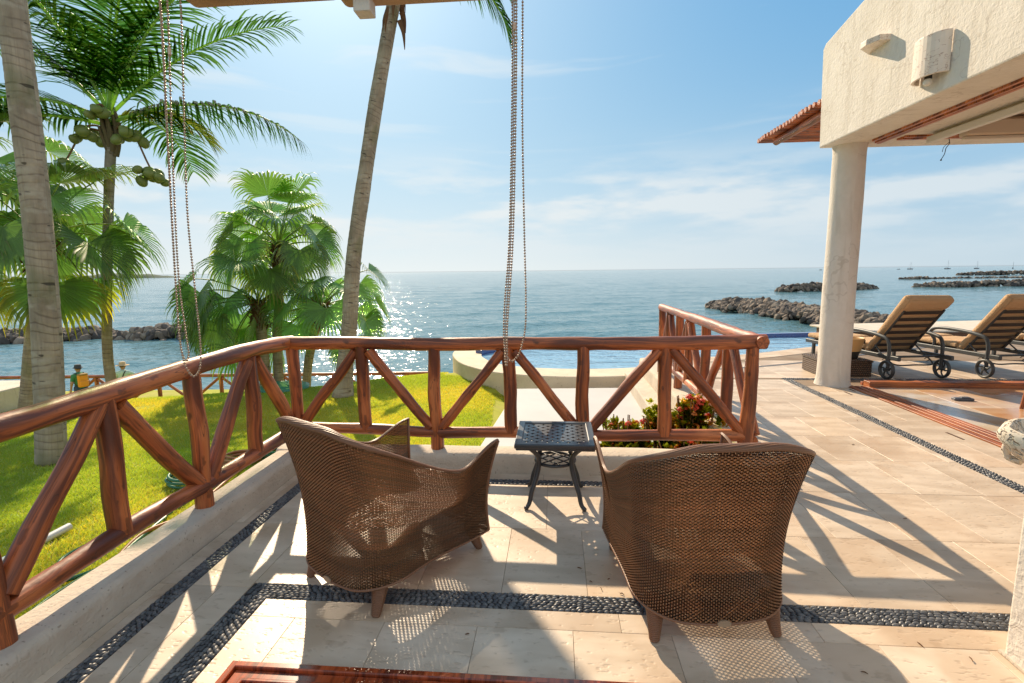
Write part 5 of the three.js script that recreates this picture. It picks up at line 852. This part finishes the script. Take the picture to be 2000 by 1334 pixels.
// ------------------------------------------------------------------ rock breakwaters
{
  const R = rng(1101), rocks = [0, 1, 2, 3, 4].map((k) => {
    const g = mergeVertices(new THREE.IcosahedronGeometry(1, 2).deleteAttribute('uv').deleteAttribute('normal')), p = g.attributes.position, cuts = Array.from({ length: 13 }, () => V(R() - 0.5, R() - 0.5, R() - 0.5).normalize().multiplyScalar(0.52 + R() * 0.3));
    for (let i = 0; i < p.count; i++) { const v = V().fromBufferAttribute(p, i); for (const c of cuts) { const d = v.dot(c) / c.length() - c.length(); if (d > 0) v.addScaledVector(c, -d / c.length() * 0.92); } v.multiplyScalar(1 + 0.06 * n1(v.x * 4 + k, 111) + 0.05 * n1(v.y * 5 + v.z * 3, 112)); p.setXYZ(i, v.x, v.y, v.z); }
    const f = g.toNonIndexed(); f.computeVertexNormals(); return f;
  });
  const cm = (a, b, s) => mat({ map: rep(colourTex(128, 128, (u, v) => mix3(a, b, fbm(u, v, 6, 6, s, 4))), 1, 1), roughness: 0.9 });
  const mats = [[0.19, 0.14, 0.10], [0.12, 0.092, 0.072], [0.26, 0.20, 0.145], [0.075, 0.06, 0.05]].map((color) => mat({ color, roughness: 0.9 }));
  // rocks heaped along a line of [x, z, half width, height]
  function pile(name, label, line, size, count, single, seed) {
    const t = thing(name, label, 'breakwater', [line[0][0], SEA, line[0][1]], 0, null), q = rng(seed), L = [0];
    for (let i = 1; i < line.length; i++) L.push(L[i - 1] + Math.hypot(line[i][0] - line[i - 1][0], line[i][1] - line[i - 1][1]));
    const all = [];
    for (let k = 0; k < count; k++) {
      const s = q() * L[L.length - 1], i = Math.max(1, L.findIndex((v) => v >= s)), f = (s - L[i - 1]) / (L[i] - L[i - 1] || 1), c = line[i - 1].map((v, j) => lerp(v, line[i][j], f)), dx = line[i][0] - line[i - 1][0], dz = line[i][1] - line[i - 1][1], m = Math.hypot(dx, dz), o = (q() + q() - 1) * 1.0, h = c[3] * (1 - Math.abs(o) ** 1.4) , sz = size * (0.55 + q() * 0.75) * (0.75 + 0.5 * (1 - Math.abs(o)) * q());
      all.push({ x: c[0] - dz / m * o * c[2] - line[0][0], y: h - sz * 0.35 + (q() - 0.6) * size * 0.5, z: c[1] + dx / m * o * c[2] - line[0][1], sz, r: [q() * 6, q() * 6, q() * 6], g: Math.floor(q() * 5), m: h - sz * 0.35 < 0.12 ? 3 : Math.floor(q() * 4), k: [0.8 + q() * 0.6, 0.6 + q() * 0.4, 0.8 + q() * 0.5] });
    }
    const top = (a) => a.y + a.sz + 0.02 * a.z; all.sort((a, b) => top(b) - top(a));
    all.splice(0, single).forEach((a) => { const o = part('rock', rocks[a.g], mats[a.m], t); o.position.set(a.x, a.y, a.z); o.rotation.set(...a.r); o.scale.set(a.sz * a.k[0], a.sz * a.k[1], a.sz * a.k[2]); });
    const m4 = new THREE.Matrix4(), e = new THREE.Euler(), qq = new THREE.Quaternion();
    for (let g = 0; g < 5; g++) { const l = all.filter((a) => a.g === g); if (!l.length) continue; const im = new THREE.InstancedMesh(rocks[g], mats[g % 4], l.length); l.forEach((a, i) => im.setMatrixAt(i, m4.compose(V(a.x, a.y, a.z), qq.setFromEuler(e.set(...a.r)), V(a.sz * a.k[0], a.sz * a.k[1], a.sz * a.k[2])))); im.name = 'rocks'; im.userData.kind = 'stuff'; t.add(im); }
  }
  pile('rock_breakwater', 'breakwater of brown rocks at the far left, behind the nearest palm trunk', [[-52, -46.5, 2.2, 0.8], [-46, -46.5, 2.4, 0.95], [-40.5, -47.5, 2.2, 0.95], [-39.2, -48.0, 1.5, 0.75], [-37.0, -48.8, 1.0, 0.35]], 0.52, 450, 190, 1102);
  pile('rock_breakwater', 'mound of brown rocks behind the bead chains, left of the fan palms', [[-36.4, -46.8, 0.6, 0.25], [-34.2, -46.9, 1.5, 0.8], [-31.5, -46.9, 2.3, 1.25], [-28, -46.9, 2.4, 1.2], [-25.5, -47, 2.2, 1.0], [-23.5, -47, 1.2, 0.3]], 0.56, 330, 170, 1103);
  pile('rock_breakwater', 'long curving pile of pale rocks just left of the round column', [[30.6, -79, 1.2, 0.6], [31.8, -75, 3.0, 1.35], [33.2, -68, 3.6, 1.7], [33.8, -60, 3.6, 1.5], [34.3, -54, 3.4, 1.4], [35.0, -49, 3.0, 1.25], [36.2, -45.5, 2.4, 1.0], [38.0, -43.5, 1.8, 0.6]], 0.50, 1900, 290, 1104);
  pile('rock_breakwater', 'short dark rock breakwater behind the round column, further out', [[66.6, -128, 1.5, 0.9], [69.5, -128.5, 3, 1.7], [80, -132, 3.2, 1.9], [92, -138, 3, 1.7], [99.5, -141, 1.6, 0.6]], 0.7, 650, 120, 1105);
  pile('rock_breakwater', 'long low rock breakwater running out of the right edge', [[115, -147, 1.2, 0.5], [119, -146, 2, 1.1], [140, -147, 2.4, 1.6], [172, -150, 2.6, 1.7], [215, -154, 2.6, 1.7]], 0.8, 900, 120, 1106);
  pile('rock_breakwater', 'thin dark line of rocks far out at the right', [[184, -244, 1.2, 0.5], [196, -246, 1.6, 1.1], [202, -247, 1.2, 0.5], [235, -250, 1.2, 0.45], [300, -256, 1.2, 0.5]], 0.8, 420, 30, 1107);
  pile('rock_breakwater', 'farthest brown rock breakwater under the anchored boats at the right edge', [[290, -336, 1.2, 0.6], [300, -336, 3, 2.0], [340, -340, 4, 2.4], [420, -350, 5, 2.8]], 1.2, 520, 30, 1108);
}

// ------------------------------------------------------------------ boats at anchor near the horizon
{
  const hullM = mat({ color: [0.16, 0.17, 0.19], roughness: 0.5 }), wht = mat({ color: [0.55, 0.55, 0.55], roughness: 0.5 }), mastM = mat({ color: [0.22, 0.23, 0.25], roughness: 0.5 });
  const hull = (l, w, h) => { const pos = [], idx = [], n = 14; for (let i = 0; i <= n; i++) { const t = i / n * 2 - 1, ww = w / 2 * Math.pow(Math.max(0, 1 - Math.pow(Math.abs(t * (t > 0 ? 1 : 0.85)), 2.6)), 0.7), x = t * l / 2, sh = h * (0.85 + 0.3 * t * t); for (const [z, y] of [[-ww, sh], [-ww * 0.8, h * 0.3], [0, -0.4], [ww * 0.8, h * 0.3], [ww, sh]]) pos.push(x, y, z); } for (let i = 0; i < n; i++) for (let k = 0; k < 5; k++) { const a = i * 5 + k, b = i * 5 + (k + 1) % 5; idx.push(a, a + 5, b, b, a + 5, b + 5); } const g = new THREE.BufferGeometry(); g.setAttribute('position', new THREE.Float32BufferAttribute(pos, 3)); g.setIndex(idx); g.computeVertexNormals(); return g; };
  const boat = (name, label, x, z, l, mast, turn) => {
    const b = thing(name, label, 'boat', [x, SEA, z], turn, 'boats anchored on the horizon');
    part('hull', hull(l, l * 0.28, l * 0.12), hullM, b);
    part('cabin', rbox(l * 0.34, l * 0.07, l * 0.15, 0.15, -l * 0.02, l * 0.145, 0), wht, b);
    if (mast) { part('mast', new THREE.CylinderGeometry(0.14, 0.2, mast, 8).translate(l * 0.06, mast / 2 + l * 0.08, 0), mastM, b); part('boom', new THREE.CylinderGeometry(0.22, 0.22, l * 0.42, 8).rotateZ(Math.PI / 2).translate(-l * 0.17, l * 0.24, 0), mastM, b); part('stay', [bar([l * 0.48, l * 0.12, 0], [l * 0.06, mast * 0.97 + l * 0.08, 0], 0.05, 4), bar([-l * 0.48, l * 0.12, 0], [l * 0.06, mast * 0.97 + l * 0.08, 0], 0.05, 4)], mastM, b); }
    else part('wheelhouse', rbox(l * 0.16, l * 0.10, l * 0.13, 0.15, l * 0.1, l * 0.22, 0), wht, b);
  };
  boat('motor_boat', 'tiny dark boat on the horizon just left of the round column', 771, -1287, 9, 0, 0.2);
  boat('motor_boat', 'tiny boat without a mast, left of the sailboats on the horizon', 900, -1200, 8, 0, 0.1);
  boat('sailing_boat', 'leftmost sailboat anchored on the horizon, right of the mastless boat', 917, -1187, 14, 15, 0.1);
  boat('sailing_boat', 'sailboat on the horizon with the tallest mast, above the cushioned lounger', 968, -1146, 14, 18, 0.05);
  boat('sailing_boat', 'faint sailboat on the horizon, second from the right edge', 1004, -1114, 13, 16, 0.15);
  boat('sailing_boat', 'sailboat on the horizon closest to the right edge', 1045, -1076, 11, 14, 0.7);
}

// ------------------------------------------------------------------ log fence along the sea walk and two walkers
{
  const f = thing('sea_fence', 'low brown log fence along the sea walk beyond the lawn', 'fence', [-17, -3.38, -19.4]), g = M.log, far = (a, b, r) => tube([V(...a), V(...b)], r, 7);
  for (let k = 0; k < 5; k++) part('top_rail', far([-26 + k * 8, 1.02, 0.02 * n1(k, 5)], [-18 + k * 8, 1.02, 0], 0.065), g, f);
  const posts = [-21.5, -19.0, -16.6, -14.2, -11.8, -9.4, -7.0, -4.6, -2.2, 0.2, 2.6, 5.0, 7.4, 9.8, 12.2];
  for (const x of posts) part('post', far([x + 0.75, -0.1, 0], [x + 0.75, 1.0, 0], 0.075), g, f);
  for (const x of posts.slice(0, -1)) { part('brace', far([x + 0.82, 0.92, 0], [x + 1.93, 0.05, 0], 0.055), g, f); part('brace', far([x + 2.0, 0.05, 0], [x + 3.08, 0.92, 0], 0.055), g, f); }
}
function field(bones, k, cell) {                 // one smooth skin over tapered bones [a, b, ra, rb]
  const lo = V(1e9, 1e9, 1e9), hi = V(-1e9, -1e9, -1e9);
  for (const [a, b, ra, rb] of bones) for (const [q, r] of [[a, ra], [b, rb]]) for (const c of ['x', 'y', 'z']) { const i = 'xyz'.indexOf(c); lo[c] = Math.min(lo[c], q[i] - r - 0.05); hi[c] = Math.max(hi[c], q[i] + r + 0.05); }
  const mid = lo.clone().add(hi).multiplyScalar(0.5), half = Math.max(hi.x - lo.x, hi.y - lo.y, hi.z - lo.z) / 2, n = Math.min(150, Math.ceil(2 * half / cell)), mc = new MarchingCubes(n, new THREE.MeshStandardMaterial(), false, false, 120000);
  mc.isolation = 0; const B = bones.map(([a, b, ra, rb]) => { const A = V(...a), D = V(...b).sub(A); return { A, D, L: D.lengthSq() || 1e-9, ra, rb }; }), p = V(), w = V();
  for (let z = 0; z < n; z++) for (let y = 0; y < n; y++) for (let x = 0; x < n; x++) {
    p.set((x - n / 2) / (n / 2) * half + mid.x, (y - n / 2) / (n / 2) * half + mid.y, (z - n / 2) / (n / 2) * half + mid.z);
    let d = 1e9; for (const { A, D, L, ra, rb } of B) { w.copy(p).sub(A); const t = clamp(w.dot(D) / L), e = w.addScaledVector(D, -t).length() - lerp(ra, rb, t), h = clamp(0.5 + 0.5 * (d - e) / k); d = d > 1e8 ? e : lerp(d, e, h) - k * h * (1 - h); }
    mc.field[x + y * n + z * n * n] = -d;
  }
  mc.update();
  const c = mc.count ?? mc.geometry.drawRange.count, g = new THREE.BufferGeometry();
  g.setAttribute('position', new THREE.BufferAttribute(mc.positionArray.slice(0, c * 3), 3));
  const m = mergeVertices(g, 1e-5); m.scale(half, half, half).translate(mid.x, mid.y, mid.z); m.computeVertexNormals(); return m;
}
function walker(label, pos, turn, o) {            // faces -z
  const t = thing('person', label, 'person', pos, turn), H = 1.52, sk = mat({ color: [0.36, 0.20, 0.13], roughness: 0.6 });
  const sh = 1.36, hip = 0.90, L = { hip: [-0.09, hip, 0], knee: [-0.10, 0.48, -0.03], ank: [-0.10, 0.08, 0.02] }, Rr = { hip: [0.09, hip, 0], knee: [0.10, 0.48, -0.05], ank: [0.11, 0.08, -0.02] };
  const arms = o.arms.map(([e, w], i) => ({ s: [i ? 0.18 : -0.18, sh, 0], e, w }));
  const bones = [[[0, 0.95, 0], [0, 1.15, 0], 0.135, 0.13], [[0, 1.15, 0], [0, 1.33, 0.005], 0.13, 0.135], [[-0.13, 1.33, 0], [0.13, 1.33, 0], 0.075, 0.075], [[0, 1.38, 0], [0, 1.48, -0.015], 0.055, 0.052], [[0, 1.56, -0.02], [0, 1.64, -0.015], 0.078, 0.088], [[0, 1.55, -0.06], [0, 1.56, -0.075], 0.045, 0.03], [[-0.085, 1.585, -0.01], [-0.09, 1.61, -0.01], 0.018, 0.02], [[0.085, 1.585, -0.01], [0.09, 1.61, -0.01], 0.018, 0.02], [[0, 1.585, -0.105], [0, 1.575, -0.115], 0.012, 0.014]];
  for (const l of [L, Rr]) bones.push([l.hip, l.knee, 0.095, 0.062], [l.knee, l.ank, 0.058, 0.04], [[l.ank[0], 0.045, l.ank[2] + 0.03], [l.ank[0], 0.035, l.ank[2] - 0.14], 0.045, 0.035]);
  for (const a of arms) bones.push([a.s, a.e, 0.052, 0.042], [a.e, a.w, 0.041, 0.028]);
  const hands = arms.map((a) => { // palm, four unequal bent fingers, thumb from the side of the palm
    const W = V(...a.w), d = W.clone().sub(V(...a.e)).normalize(), s = V(0, 0, 1).addScaledVector(d, -d.z).normalize(), n = d.clone().cross(s), P = (x, y, z) => W.clone().addScaledVector(d, x).addScaledVector(s, y).addScaledVector(n, z).toArray(), b = [[P(-0.03, 0, 0), P(0.02, 0, 0), 0.028, 0.028], [P(0.02, -0.025, 0), P(0.075, -0.028, 0), 0.018, 0.014], [P(0.02, 0.025, 0), P(0.075, 0.028, 0), 0.018, 0.014], [P(0.03, 0, 0), P(0.08, 0, 0), 0.018, 0.014]];
    [[-0.031, 0.060], [-0.010, 0.072], [0.011, 0.067], [0.031, 0.052]].forEach(([y, l]) => b.push([P(0.075, y, 0), P(0.075 + l * 0.55, y * 1.08, 0.012), 0.010, 0.009], [P(0.075 + l * 0.55, y * 1.08, 0.012), P(0.075 + l * 0.9, y * 1.05, 0.034), 0.009, 0.0075]));
    b.push([P(0.02, -0.03, 0.005), P(0.05, -0.060, 0.015), 0.012, 0.010], [P(0.05, -0.060, 0.015), P(0.080, -0.062, 0.03), 0.010, 0.008]); return field(b, 0.006, 0.006); });
  part('body', [field(bones, 0.035, 0.016), ...hands], sk, t);
  const cut = (b, r) => b.map(([p, q, ra, rb]) => [p, q, ra + r, rb + r]);
  const torso = bones.slice(0, 3), slv = arms.map((a) => [a.s, V(...a.s).lerp(V(...a.e), o.sleeve).toArray(), 0.058, 0.056]);
  part('shirt', field([...cut(torso, 0.018), ...slv], 0.04, 0.016), mat({ color: o.shirt, roughness: 0.85 }), t);
  const jl = [L, Rr].flatMap((l) => [[l.hip, l.knee, 0.108, 0.078], [l.knee, [l.ank[0], 0.1, l.ank[2]], 0.076, 0.066]]);
  part('trousers', field([...jl, [[0, 0.93, 0], [0, 0.99, 0], 0.148, 0.146]], 0.04, 0.016), mat({ color: o.trousers, roughness: 0.9 }), t);
  part('shoes', field([L, Rr].map((l) => [[l.ank[0], 0.05, l.ank[2] + 0.04], [l.ank[0], 0.04, l.ank[2] - 0.16], 0.058, 0.045]), 0.01, 0.014), mat({ color: [0.05, 0.05, 0.055], roughness: 0.7 }), t);
  part('hair', new THREE.SphereGeometry(0.102, 20, 14, 0, 6.2832, 0, 1.75).rotateX(0.35).translate(0, 1.625, -0.005), mat({ color: [0.06, 0.04, 0.03], roughness: 0.8 }), t);
  part('hat', new THREE.LatheGeometry(o.hat.map((q) => new THREE.Vector2(...q)), 28).translate(0, 1.66, -0.01), mat({ color: o.hatColor, roughness: 0.9, side: THREE.DoubleSide }), t);
  return t;
}
{
  const a = walker('person in a dark hat and green shirt wearing an orange yellow backpack', [-15.5, -3.38, -18.0], 1.12, { arms: [[[-0.25, 1.10, 0.02], [-0.26, 0.86, -0.06]], [[0.25, 1.10, 0.02], [0.25, 0.88, -0.10]]], sleeve: 0.62, shirt: [0.045, 0.19, 0.075], trousers: [0.035, 0.06, 0.13], hatColor: [0.045, 0.045, 0.05], hat: [[0, 0.085], [0.07, 0.085], [0.095, 0.07], [0.105, 0.0], [0.15, -0.035]] });
  const by = mat({ color: [0.72, 0.27, 0.015], roughness: 0.6 });
  const bp = new THREE.Group(); bp.name = 'backpack'; a.add(bp);
  part('bag', rbox(0.31, 0.46, 0.14, 0.06, 0, 1.18, 0.225, 4), by, bp); part('pocket', rbox(0.25, 0.20, 0.06, 0.03, 0, 1.08, 0.30, 3), by, bp); part('top_flap', rbox(0.29, 0.07, 0.16, 0.03, 0, 1.40, 0.24, 3), mat({ color: [0.35, 0.19, 0.04], roughness: 0.7 }), bp);
  for (const s of [-1, 1]) part('strap', tube(curve([[s * 0.11, 1.40, 0.17], [s * 0.12, 1.44, 0.04], [s * 0.12, 1.36, -0.15], [s * 0.13, 1.15, -0.165], [s * 0.14, 1.0, 0.12]], 20), 0.018, 6), M.strap, bp);
  const b = walker('person in a straw hat and pale mint shirt leaning with one arm out', [-14.22, -3.38, -18.4], 0.30, { arms: [[[-0.27, 1.10, -0.02], [-0.27, 0.88, -0.12]], [[0.38, 1.22, -0.10], [0.62, 1.08, -0.22]]], sleeve: 0.6, shirt: [0.42, 0.56, 0.47], trousers: [0.16, 0.14, 0.12], hatColor: [0.50, 0.35, 0.19], hat: [[0, 0.10], [0.075, 0.10], [0.098, 0.075], [0.108, 0.0], [0.21, -0.03], [0.215, -0.025]] });
  part('shoulder_strap', tube(curve([[0.10, 1.44, 0.02], [0.09, 1.38, 0.14], [0.02, 1.2, 0.165], [-0.05, 1.02, 0.16]], 16), 0.016, 6), M.strap, b);
}

{ // dry bits blown over the floor
  const R = rng(1201), gs = [];
  for (const [x, z] of [[0.37, -2.30], [0.41, -2.24], [0.46, -2.32], [0.50, -2.2], [0.33, -2.42], [1.62, -1.86], [1.75, -1.78], [2.35, -2.9], [1.45, -2.6], [2.0, -3.4], [1.3, -1.72], [2.9, -4.2], [-0.2, -1.95], [-0.9, -2.7], [1.9, -4.6], [3.4, -4.9], [0.9, -3.2]]) { const l = 0.006 + R() * 0.014, a = R() * 6.28, dx = Math.cos(a) * l, dz = Math.sin(a) * l; gs.push(tube(curve([[x - dx, 0.003, z - dz], [x, 0.004 + R() * 0.004, z + (R() - 0.5) * 0.01], [x + dx, 0.003, z + dz]], 6), (u) => 0.0010 + 0.0022 * Math.sin(Math.PI * u), 5, { squash: 0.5 })); }
  single('leaf_litter', gs, mat({ color: [0.16, 0.085, 0.04], roughness: 0.9 }), 'dry leaf bits scattered over the terrace tiles', 'leaf litter', null, 0, null, 'stuff');
}

shade(scene);
renderer.render(scene, camera);
